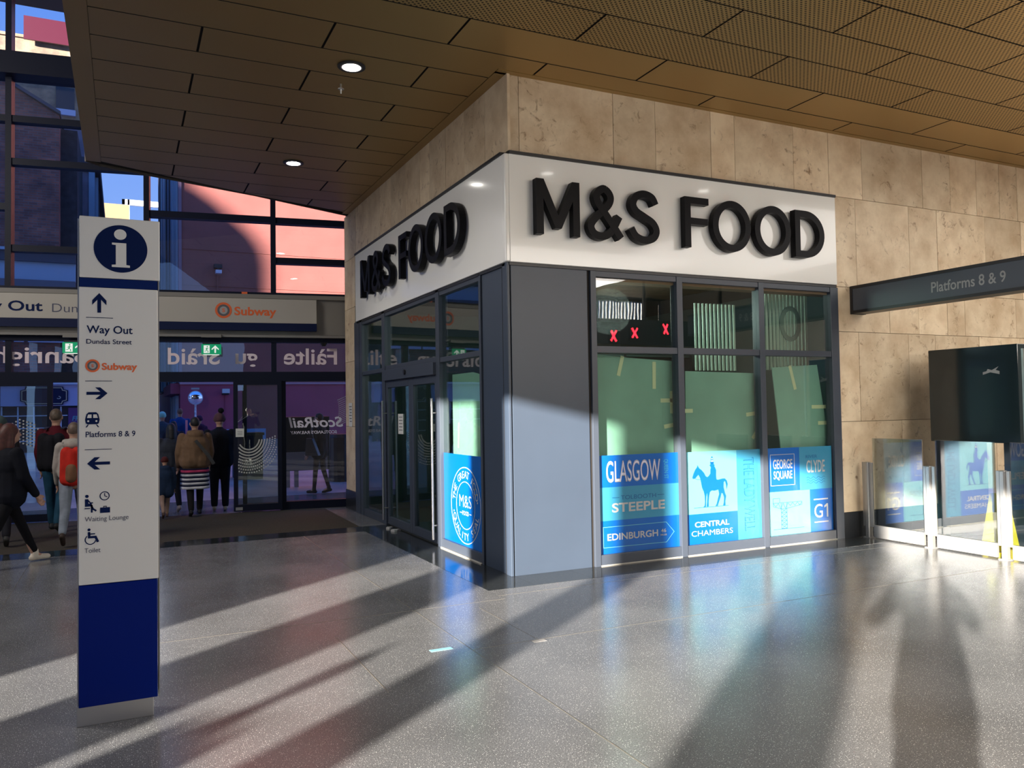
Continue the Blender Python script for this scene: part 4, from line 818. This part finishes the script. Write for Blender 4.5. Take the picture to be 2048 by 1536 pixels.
tag(pp_, 'purple poster with pale slanted writing beside the pub windows', 'poster')
def bld(name, m, b6, label, wins=(), wm=None, parts=()):
    e = empty(name); box('wall', m, b6, e)
    for x0, x1, z0, z1 in wins: box('window', wm or M_GLASSF, (x0, x1, b6[2]-.05, b6[2]+.02, z0, z1), e)
    for nm, mm, bx in parts: box(nm, mm, bx, e)
    return tag(e, label, 'building')
M_STONE2 = pm('weathered mauve stone', (.24, .2, .24), .8, var=.2, scale=2)
bld('stone_building', M_STONE2, (-9, -4.42, 26.2, 39, 0, 12.2), 'narrow mauve stone building receding behind the dark brick gable', parts=[('eaves', M_DKGREY, (-9, -4.25, 26.1, 39, 10.7, 11.2)), ('downpipe', M_PALE, (-4.42, -4.32, 26.6, 26.8, 0, 10.6)), ('downpipe', M_DKGREY, (-4.42, -4.34, 28.5, 29.2, 0, 10.6)), ('window_bay', M_COR, (-4.42, -4.33, 31, 34, 7, 8.5)), ('corner_stone', M_PALE, (-4.62, -4.42, 26.12, 26.2, 0, 10.7))])
bld('sandstone_block', M_BEIGEB, (-30, -5.35, 40, 55, 0, 20.95), 'tall sandy block lit by the sun above the dark brick gable', wins=[(-6.6, -5.75, 17.55, 18.7), (-9.3, -8.5, 17.55, 18.7)],
    parts=[('grey_panel', pm('grey cladding', (.35, .38, .42), .6), (-5.95, -5.35, 39.95, 40, 19.0, 21.0)), ('window_sill', M_WF, (-6.7, -5.7, 39.8, 40, 17.2, 17.5)), ('parapet', M_BEIGEB, (-30, -5.3, 39.9, 40.1, 20.95, 21.1))])
rs = empty('reflected_panel', (0, 39.6, 0)); box('panel', pm('crimson banner', (.07, .0, .012), .5), (-8.0, -5.9, -.05, .05, 20.75, 21.95), rs); box('strut', M_CAP, (-7.5, -7.4, .05, .28, 21.0, 21.1), rs); tag(rs, 'dark crimson banner along the roof edge of the sandy block', 'reflection')  # panel modelled in place of a dark crimson reflection
bld('tan_block', pm('tan stone', (.42, .25, .11), .8), (-4.96, -3.0, 70, 80, 0, 19.95), 'distant sunlit tan block seen above the totem', parts=[('parapet', pm('dark coping', (.1, .09, .09), .7), (-3.0, -1.9, 70, 80, 0, 18.3))])
M_WG = pm('white roof frame', (.75, .76, .8), .5)
gb = empty('glass_office'); M_GB = pm('pale blue curtain glass', (.25, .45, .7), .2)
for i in range(8): box('window_strip', M_GB if i % 2 else M_WG, (-2.9+i*.42, -2.5+i*.42, 90, 91, 0, 22.3-.15*(i % 3)), gb)
box('roof_beam', M_WG, (-3.6, 1.5, 89.6, 90.0, 24.6, 25.2), gb); box('roof_post', M_WG, (-3.6, -3.3, 89.6, 90, 0, 25.2), gb); box('roof_post', M_WG, (-3.05, -2.85, 89.6, 90, 0, 25.2), gb)
tag(gb, 'distant pale glass office with an open white roof frame', 'building')
bld('sunlit_tenement', pm('orange sandstone', (.62, .26, .1), .8), (-1.35, 2, 60, 70, 0, 13.9), 'thin sliver of sunlit orange building at the far end of the lane')
# unseen slab added on the sun's side, its outline cut to shade the lane
occ = B().prism([(-110, 0), (-110, 35.2), (-70, 35.2), (-70, 28), (-51.1, 28), (-50.9, 20.45), (-50.5, 20.25), (-50.3, 20.1), (-49.9, 19.85), (-49.4, 19.4), (-48.7, 18.8), (-48.3, 18.2), (-48.2, 17.6), (-48.2, 16.3), (-36, 16.3), (-36, 0)], 16, 15, lambda u, v, w: (u, -w, v)).obj('sun_blocker', M_STONE2)
tag(occ, 'unseen stepped slab added on the sunny side to shade the lane', 'building')

# ------------------------------------------------------------------ people
def cap_(b, p0, r0, p1, r1, n=10, m=3):
    """tapered capsule"""
    p0 = Vector(p0); p1 = Vector(p1); d = p1-p0; L = d.length
    if L < 1e-6: d = Vector((0, 0, 1))
    d = d.normalized(); a = d.orthogonal().normalized(); c = d.cross(a); rings = []
    for i in range(1, m+1): t = PI/2*(1-i/m); rings.append((p0-d*r0*math.sin(t), r0*math.cos(t)))
    for i in range(0, m): t = PI/2*i/m; rings.append((p1+d*r1*math.sin(t), r1*math.cos(t)))
    k = len(b.v); b.v.append(tuple(p0-d*r0))
    for p, r in rings: b.v += [tuple(p+(a*math.cos(2*PI*i/n)+c*math.sin(2*PI*i/n))*r) for i in range(n)]
    b.v.append(tuple(p1+d*r1)); e = len(b.v)-1; R = len(rings)
    for i in range(n):
        j = (i+1) % n; b.f.append((k, k+1+j, k+1+i)); b.f.append((e, k+1+n*(R-1)+i, k+1+n*(R-1)+j))
        for q_ in range(R-1): o = k+1+n*q_; b.f.append((o+i, o+j, o+n+j, o+n+i))
def ell_(b, c, r, n=14, m=9):
    k = len(b.v); b.v.append((c[0], c[1], c[2]-r[2]))
    for q_ in range(1, m): t = -PI/2+PI*q_/m; b.v += [(c[0]+r[0]*math.cos(t)*math.cos(2*PI*i/n), c[1]+r[1]*math.cos(t)*math.sin(2*PI*i/n), c[2]+r[2]*math.sin(t)) for i in range(n)]
    b.v.append((c[0], c[1], c[2]+r[2])); e = len(b.v)-1
    for i in range(n):
        j = (i+1) % n; b.f.append((k, k+1+j, k+1+i)); b.f.append((e, k+1+n*(m-2)+i, k+1+n*(m-2)+j))
        for q_ in range(m-2): o = k+1+n*q_; b.f.append((o+i, o+j, o+n+j, o+n+i))
def fuse(name, items, vox, mat, parent, sm=4, wrinkle=0):
    b = B()
    for it in items:
        if it[0] == 'c': cap_(b, *it[1:])
        elif it[0] == 'e': ell_(b, *it[1:])
        else: b.box(*it[1])
    me = b.mesh(name, mat); o = D.objects.new(name, me); COL.objects.link(o)
    r = o.modifiers.new('r', 'REMESH'); r.mode = 'VOXEL'; r.voxel_size = vox
    if sm: s_m = o.modifiers.new('s', 'SMOOTH'); s_m.iterations = sm; s_m.factor = .6
    bpy.context.view_layer.update()
    m2 = D.meshes.new_from_object(o.evaluated_get(bpy.context.evaluated_depsgraph_get()))
    m2.polygons.foreach_set('use_smooth', [True]*len(m2.polygons)); o.modifiers.clear(); o.data = m2; m2.name = name; D.meshes.remove(me); o.parent = parent
    return o
def cloth(name, col, rough=.85): return pm(name, col, rough, 0, .2, var=.25, scale=7, bump=.6, bscale=9)
M_SKIN = pm('skin', (.42, .24, .17), .5)
def person(loc, rz, h, label, top=(.02, .02, .03), topname='coat', hem=.50, legs=(.015, .015, .025), shoes=(.02, .02, .02), hair=(.03, .015, .01), bulk=1.0, stride=.0, arms=(.1, -.1), hood=False, hat=None, longhair=False, vox=.012, extra=None, arm_pose=None, leg_w=1.0, lean=0, stripes=None):
    t = empty('person', (loc[0], loc[1], loc[2]+.0015), rz); k = h/1.72; w = bulk
    hip = .92*k; kn = .49*k; sh = 1.40*k; hx = .09*k
    A = {}
    for s, ph in ((-1, stride), (1, -stride)):
        th = ph; kb = max(0, -ph)*1.1+.04
        hp = Vector((s*hx, 0, hip)); kp = hp+Vector((0, math.sin(th), -math.cos(th)))*(hip-kn); th2 = th-kb
        an = kp+Vector((0, math.sin(th2), -math.cos(th2)))*(kn-.08*k); A[s] = (hp, kp, an, th2)
    dz = min(A[-1][2].z - .08*k*1, A[1][2].z - .08*k)
    for s in A: A[s] = tuple([Vector((p.x, p.y, p.z-dz)) for p in A[s][:3]]+[A[s][3]])
    hip -= dz; sh -= dz; off = -dz
    le = lambda y, z: y + lean*(z-hip)
    H = {}
    for s, ph in ((-1, arms[0]), (1, arms[1])):
        sp = Vector((s*.165*k*w, le(0, sh), sh-.01))
        if arm_pose and s in arm_pose: ep, wp = [Vector(v)*k for v in arm_pose[s]]
        else:
            ep = sp+Vector((s*.045, math.sin(ph)*.28, -math.cos(ph)*.28))*k; wp = ep+Vector((-s*.0+.0, math.sin(ph+.35)*.25, -math.cos(ph+.35)*.25))*k
        H[s] = (sp, ep, wp)
    hc = Vector((0, le(.015, sh+.21*k), sh+.215*k))
    it = [('e', (0, le(0, sh-.1*k), sh-.14*k), (.16*k, .11*k, .22*k)), ('e', (0, 0, hip+.02), (.15*k, .105*k, .15*k)), ('c', (0, 0, hip), .12*k, (0, le(0, sh), sh-.12*k), .12*k), ('c', (0, le(0, sh), sh-.02), .055*k, tuple(hc-Vector((0, .01, .06*k))), .055*k)]
    it += [('e', tuple(hc), (.074*k, .093*k, .112*k)), ('e', tuple(hc+Vector((0, .03, -.055))*k), (.055*k, .065*k, .06*k)), ('c', tuple(hc+Vector((0, .088, .005))*k), .01*k, tuple(hc+Vector((0, .108, -.022))*k), .014*k), ('c', tuple(hc+Vector((-.02, .088, -.055))*k), .009*k, tuple(hc+Vector((.02, .088, -.055))*k), .009*k)]
    for s in (-1, 1):
        it.append(('e', tuple(hc+Vector((s*.077, -.005, -.005))*k), (.012*k, .02*k, .032*k)))
        sp, ep, wp = H[s]; hp, kp, an, a2 = A[s]
        it += [('c', tuple(sp), .052*k, tuple(ep), .04*k), ('c', tuple(ep), .04*k, tuple(wp), .027*k), ('c', tuple(hp), .085*k*leg_w, tuple(kp), .055*k*leg_w), ('c', tuple(kp), .055*k*leg_w, tuple(an), .036*k)]
        it.append(('c', tuple(an), .036*k, tuple(an+Vector((0, .1, -.045))*k), .03*k))
        dv = (wp-ep).normalized(); sd = Vector((0, 1, 0)).cross(dv); sd = sd.normalized() if sd.length > .1 else Vector((1, 0, 0)); up = dv.cross(sd)
        it.append(('c', tuple(wp+dv*.02*k), .026*k, tuple(wp+dv*.075*k), .03*k))
        for fi in range(4):
            b0 = wp+dv*.085*k+up*(fi-1.5)*.02*k; ln = (.065, .078, .072, .055)[fi]*k; m1 = b0+dv*ln*.55-sd*s*.006; m2_ = m1+dv*ln*.45-sd*s*.02
            it += [('c', tuple(b0), .0095*k, tuple(m1), .009*k), ('c', tuple(m1), .009*k, tuple(m2_), .008*k)]
        it += [('c', tuple(wp+dv*.03*k+up*.02*k), .011*k, tuple(wp+dv*.07*k+up*.055*k), .01*k), ('c', tuple(wp+dv*.07*k+up*.055*k), .01*k, tuple(wp+dv*.095*k+up*.058*k), .0085*k)]
    fuse('body', it, min(vox, .0085) if vox <= .012 else vox, M_SKIN, t, 2)
    for s in (-1, 1): e_ = B(); ell_(e_, tuple(hc+Vector((s*.028, .082, .012))*k), (.011, .007, .008), 8, 5); e_.obj('eye', M_CAP, t, True)
    # trousers
    tl = []
    for s in (-1, 1):
        hp, kp, an, a2 = A[s]; tl += [('c', tuple(hp), .098*k*leg_w, tuple(kp), .068*k*leg_w), ('c', tuple(kp), .068*k*leg_w, tuple(an+Vector((0, 0, .03))), .052*k*leg_w)]
    tl.append(('e', (0, -.005, hip+.03*k), (.165*k*w, .112*k*w, .13*k)))
    fuse('trousers', tl, vox, cloth('trousers cloth', legs), t, 3)
    for s in (-1, 1):
        hp, kp, an, a2 = A[s]; pit = -min(0, a2)*.9; fw = Vector((0, math.cos(pit), -math.sin(pit))); dn = Vector((0, -math.sin(pit), -math.cos(pit)))
        hl = an+fw*-.03*k+dn*.04*k; tt = an+fw*.155*k+dn*.044*k
        fuse('shoe', [('c', tuple(hl), .038*k, tuple(an+fw*.07*k+dn*.035*k), .038*k), ('c', tuple(an+fw*.07*k+dn*.036*k), .038*k, tuple(tt), .032*k), ('c', tuple(an), .045*k, tuple(an+Vector((0, 0, .04*k))), .045*k)], vox, cloth('shoe material', shoes, .5) if s == -1 else D.materials[-1] if False else cloth('shoe material', shoes, .5), t, 2)
    # coat
    hz = hem*h; cl = [('e', (0, le(-.005, sh), sh-.15*k), (.195*k*w, .145*k*w, .23*k)), ('c', (0, 0, max(hz+.12*k, hip)), .135*k*w, (0, le(0, sh), sh-.2*k), .15*k*w), ('c', (-.07*k*w, 0, hz+.10*k), .137*k*w, (-.06*k*w, le(0, sh), sh-.2*k), .12*k*w), ('c', (.07*k*w, 0, hz+.10*k), .137*k*w, (.06*k*w, le(0, sh), sh-.2*k), .12*k*w),
          ('c', (-.15*k*w, le(0, sh), sh-.03*k), .062*k, (.15*k*w, le(0, sh), sh-.03*k), .062*k), ('c', (0, le(0, sh), sh-.02*k), .085*k, (0, le(.0, sh), sh+.055*k), .07*k)]
    for s in (-1, 1): sp, ep, wp = H[s]; cl += [('c', tuple(sp), .073*k, tuple(ep), .062*k*max(1, w*.95)), ('c', tuple(ep), .062*k*max(1, w*.95), tuple(wp), .047*k)]
    if hood: cl += [('e', (0, le(-.09*k, sh), sh+.03*k), (.14*k, .085*k, .085*k)), ('c', (-.1*k, le(-.06*k, sh), sh+.06*k), .045*k, (.1*k, le(-.06*k, sh), sh+.06*k), .045*k)]
    fuse(topname, cl, vox, cloth(topname+' cloth', top), t, 4)
    # hair or hat
    hm = pm('hair', hair, .6, var=.3, scale=30)
    if hat:
        fuse('hat', [('e', tuple(hc+Vector((0, -.012, .045))*k), (.098*k, .112*k, .1*k))] + ([('c', tuple(hc+Vector((0, -.01, .02))*k+Vector((-.05*k, 0, 0))), .06*k, tuple(hc+Vector((.05, -.01, .02))*k), .06*k)]), vox, hat[0], t, 2)
        if hat[1]: fuse('pompom', [('e', tuple(hc+Vector((.025, -.05, .175))*k), (.055*k, .055*k, .052*k))], vox, hat[1], t, 1)
        if hat[2:]: fuse('cap_peak', [('c', tuple(hc+Vector((-.03, .1, .04))*k), .018*k, tuple(hc+Vector((.03, .14, .03))*k), .016*k), ('c', tuple(hc+Vector((.03, .1, .04))*k), .018*k, tuple(hc+Vector((-.03, .14, .03))*k), .016*k)], vox, hat[0], t, 1)
    if not hat or longhair:
        hi = [('e', tuple(hc+Vector((0, -.018, .02))*k), (.088*k, .1*k, .108*k))] if not hat else []
        if longhair: hi += [('c', tuple(hc+Vector((0, -.06, 0))*k), .075*k, tuple(hc+Vector((0, -.075, -.17))*k), .07*k), ('c', tuple(hc+Vector((-.06, -.02, 0))*k), .04*k, tuple(hc+Vector((-.07, -.03, -.16))*k), .04*k), ('c', tuple(hc+Vector((.06, -.02, 0))*k), .04*k, tuple(hc+Vector((.07, -.03, -.16))*k), .04*k)]
        else: hi = [('e', tuple(hc+Vector((0, -.02, .026))*k), (.08*k, .095*k, .1*k))]
        fuse('hair', hi, vox, hm, t, 2)
    if extra: extra(t, k, w, hip, sh, hc, H, le)
    tag(t, label, 'person'); return t
def backpack(mat, y=-.2, wd=.15, z0=-.45, z1=-.03, mat2=None):
    def f(t, k, w, hip, sh, hc, H, le):
        fuse('backpack', [('c', (-wd*.55*k, y*k*w, sh+z0*k), .09*k, (-wd*.55*k, y*k*w, sh+z1*k-.05*k), .08*k), ('c', (wd*.55*k, y*k*w, sh+z0*k), .09*k, (wd*.55*k, y*k*w, sh+z1*k-.05*k), .08*k), ('c', (0, (y-.03)*k*w, sh+z0*k), .1*k, (0, (y-.03)*k*w, sh+z1*k-.08*k), .085*k)], .012, mat, t, 3)
        for s in (-1, 1): B().ribbon([(-.12, sh+.05*k), (.02, sh+.075*k), (.13, sh-.02*k), (.14, sh-.3*k)], .012, s*.1*k-.02, s*.1*k+.02, lambda u, v, w_: (w_*w, u*w, v)).obj('strap', M_CAP, t)
        if mat2: fuse('pocket', [('c', (0, (y-.1)*k*w, sh-.42*k), .075*k, (0, (y-.1)*k*w, sh-.3*k), .07*k)], .012, mat2, t, 3)
    return f
def skirt(zt, zb, r0, r1, mats, edges_):
    def f(t, k, w, hip, sh, hc, H, le):
        n = 28
        for i, (a, c) in enumerate(zip(edges_, edges_[1:])):
            b = B(); rr = lambda v: (r0+(r1-r0)*v); za = zt+(zb-zt)*a; zc = zt+(zb-zt)*c
            for z, v in ((za, a), (zc, c)): b.v += [((rr(v)+.008*math.sin(5*2*PI*j/n))*math.cos(2*PI*j/n), (rr(v)*.8+.008*math.sin(5*2*PI*j/n))*math.sin(2*PI*j/n)-.01, z) for j in range(n)]
            b.f = [(j, (j+1) % n, n+(j+1) % n, n+j) for j in range(n)]
            o = b.obj('skirt_stripe', mats[i % len(mats)] if i else mats[0], t, True); md = o.modifiers.new('s', 'SOLIDIFY'); md.thickness = .006
    return f
DK = (.006, .007, .012)
person((-4.62, 3.30, 0), .0-1.05, 1.63, 'person in a long black coat and cream trainers striding at the left edge', top=(.004, .005, .01), hem=.42, legs=(.004, .004, .006), shoes=(.62, .55, .45), hair=(.06, .015, .01), longhair=True, stride=.42, arms=(-.25, .2), bulk=1.15, leg_w=.85)
person((-4.93, 5.1, 0), .1, 1.66, 'person in a grey flat cap walking behind the striding dark coated person', top=(.02, .02, .024), hem=.5, legs=(.01, .01, .015), shoes=(.03, .03, .03), hair=(.09, .02, .012), longhair=True, hat=(cloth('grey cap', (.05, .075, .075)), None, 1), stride=.25)
person((-4.36, 6.25, 0), -.2, 1.76, 'person in a maroon jacket and jeans with a black backpack walking out', top=(.075, .005, .012), hem=.50, topname='jacket', legs=(.012, .055, .10), shoes=(.02, .02, .022), hair=(.10, .07, .05), bulk=1.1, stride=.2, extra=backpack(cloth('black nylon', (.008, .008, .012)), wd=.17))
person((-4.06, 4.75, 0), -.05, 1.60, 'person in a furry pale hood with a red backpack half hidden by the totem', top=(.33, .30, .27), hem=.52, legs=(.2, .23, .28), shoes=(.05, .035, .03), hair=(.12, .08, .06), hood=True, stride=-.35, extra=backpack(cloth('red nylon', (.45, .02, .012)), wd=.12, mat2=cloth('brown nylon', (.18, .09, .05))))
sw = [cloth('pink stripe', (.42, .04, .12)), cloth('navy stripe', (.006, .008, .03)), cloth('white stripe', (.5, .5, .55))]
def woman(t, k, w, hip, sh, hc, H, le):
    skirt(.83*k, .47*k, .215, .225, [sw[1], sw[0], sw[1], sw[2], sw[1], sw[2], sw[1], sw[2], sw[1], sw[2]], [0, .08, .2, .27, .38, .47, .58, .67, .78, .87, 1])(t, k, w, hip, sh, hc, H, le)
    B().ribbon([(-.02, 1.32*k), (.17, 1.06*k), (.26, .9*k)], .05, -.245, -.225, lambda u, v, w_: (u, w_, v)).obj('bag_strap', M_CAP, t)
person((-2.42, 6.95, 0), .05, 1.60, 'person in a tan hooded coat over a striped skirt with ankle boots', top=(.165, .10, .06), hem=.50, legs=(.008, .007, .009), shoes=(.012, .012, .015), hair=(.01, .01, .012), bulk=1.3, hood=True, stride=-.16, arms=(.05, .18), extra=woman, leg_w=1.0)
sh_m = cloth('striped knit hat', (.10, .05, .06))
person((-1.99, 7.42, 0), -.05, 1.64, 'person in black with a bobble hat standing in the open doorway', top=DK, hem=.47, legs=DK, shoes=(.4, .34, .28), hair=(.04, .03, .02), hat=(sh_m, cloth('black bobble', (.004, .004, .006))), bulk=1.25, stride=.05, leg_w=1.15, arms=(.15, .1))
person((-2.74, 7.75, 0), .15, 1.50, 'person in a dark grey coat walking beside the tan coated person', top=(.035, .04, .055), hem=.45, legs=DK, shoes=(.3, .25, .24), hair=(.01, .01, .012), bulk=1.25, stride=.2, longhair=True)
person((-2.88, 6.85, 0), .1, .98, 'small child in a navy coat with bare legs beside the totem', top=(.012, .025, .06), hem=.36, legs=(.3, .2, .17), shoes=(.09, .05, .04), hair=(.05, .02, .012), hood=True, bulk=1.25, stride=-.3, hat=(cloth('maroon hood', (.09, .02, .02)), None))
person((-2.66, 13.2, .0), .05, 1.50, 'distant person in a pale teal knit hat walking up the lane', top=(.04, .06, .09), legs=DK, hat=(cloth('pale teal knit', (.25, .6, .6)), None), bulk=1.3, vox=.025).location.z = .2
def sash(t, k, w, hip, sh, hc, H, le): box('reflective_strap', pm('pink strap', (.8, .3, .4), .5), (.1, .15, -.21, -.19, sh-.35, sh), t)
person((-2.22, 14.2, 0), .05, 1.50, 'distant person in a bright blue jacket with a pink strap', top=(.01, .05, .2), topname='jacket', legs=DK, hair=(.12, .06, .04), bulk=1.25, vox=.025, extra=sash).location.z = .29
person((-1.87, 13.0, 0), .05, 1.38, 'distant person in a dark purple hood seen between two nearer people', top=(.05, .02, .06), legs=DK, hair=(.01, .01, .01), hood=True, hat=(cloth('purple hood', (.05, .02, .06)), None), vox=.025).location.z = .22
person((-2.48, 12.0, 0), .05, 1.34, 'distant person with dark hair behind the tan coated person', top=(.02, .02, .03), legs=DK, hair=(.006, .006, .008), longhair=True, vox=.025, bulk=1.3).location.z = .16
def handbag(t, k, w, hip, sh, hc, H, le):
    B().prism([(-.17, .78), (.12, .78), (.09, 1.13), (-.03, 1.13)], -.28, -.4, lambda u, v, w_: (-w_-.04 if 0 else w_, u, v)).obj('handbag', M_CAP, t, bevel=.01)
    B().ribbon([(-.03, 1.12), (0, 1.36), (.06, 1.12)], .02, -.33, -.35, lambda u, v, w_: (w_, u, v)).obj('bag_handle', M_CAP, t)
person((.13, 9.35, 0.004), .9, 1.62, 'person in a dark coat with a black shoulder bag outside the fixed glass', top=(.02, .022, .02), hem=.45, legs=(.03, .02, .022), shoes=(.02, .02, .02), hair=(.02, .02, .02), bulk=1.15, stride=.12, leg_w=.8, extra=handbag)
ad = empty('advert_unit', (.02, 10.4, .06)); box('leg', M_STEELP, (-.38, -.3, -.05, .05, 0, .95), ad); box('leg', M_STEELP, (-.2, -.12, -.05, .05, 0, .95), ad); box('panel', M_KIOSK, (-.45, .55, -.06, .06, .35, 1.5), ad, .01); box('lower_panel', pm('pale drab panel', (.2, .2, .19), .6), (-.42, .5, -.065, -.06, .36, .75), ad)
tag(ad, 'dark information unit standing outside behind the fixed glass', 'unit')
bn = empty('litter_bin', (.95, 11, .07)); B().cyl((0, 0, 0), (0, 0, 1.0), .26, .26, 20).obj('body', M_CAP, bn); B().cyl((0, 0, 1.0), (0, 0, 1.08), .28, .24, 20).obj('lid', M_CAP, bn); tag(bn, 'dark round litter bin outside beyond the fixed glass', 'bin')
bn = empty('planter_box', (-.9, 12.2, .15)); box('box', M_NAVY, (-.3, .3, -.3, .3, 0, 1.0), bn, .01); box('lid', M_CAP, (-.33, .33, -.33, .33, 1.0, 1.06), bn); tag(bn, 'dark blue street cabinet outside left of the shoulder bag person', 'cabinet')
# the photographer, whose shadow falls across the floor, and a bystander by the street openings
ph = person((-3.80, -7.53, 0), -.62, 1.83, 'person holding up a phone to take the photograph', top=(.03, .035, .05), hem=.46, legs=(.02, .02, .03), hair=(.05, .03, .02), bulk=1.0, stride=.03,
    arm_pose={-1: ((-.36, .02, 1.22), (-.12, .27, 1.46)), 1: ((.30, .06, 1.2), (.12, .27, 1.46))})
pn = tag(box('phone', M_CAP, (-.077, .077, -.004, .004, -.037, .037), bevel=.003), 'black phone held level by the person taking the photograph', 'phone'); pn.location = (-3.4743-.0195, -7.2530-.041, 1.66); pn.rotation_euler = (0, 0, -.4485)
person((-9.2, -7.4, 0), -.9, 1.62, 'person standing by the tall street openings, casting a shadow over the floor', top=(.05, .05, .06), hem=.46, legs=(.02, .02, .03), bulk=1.1, stride=.1, vox=.02)
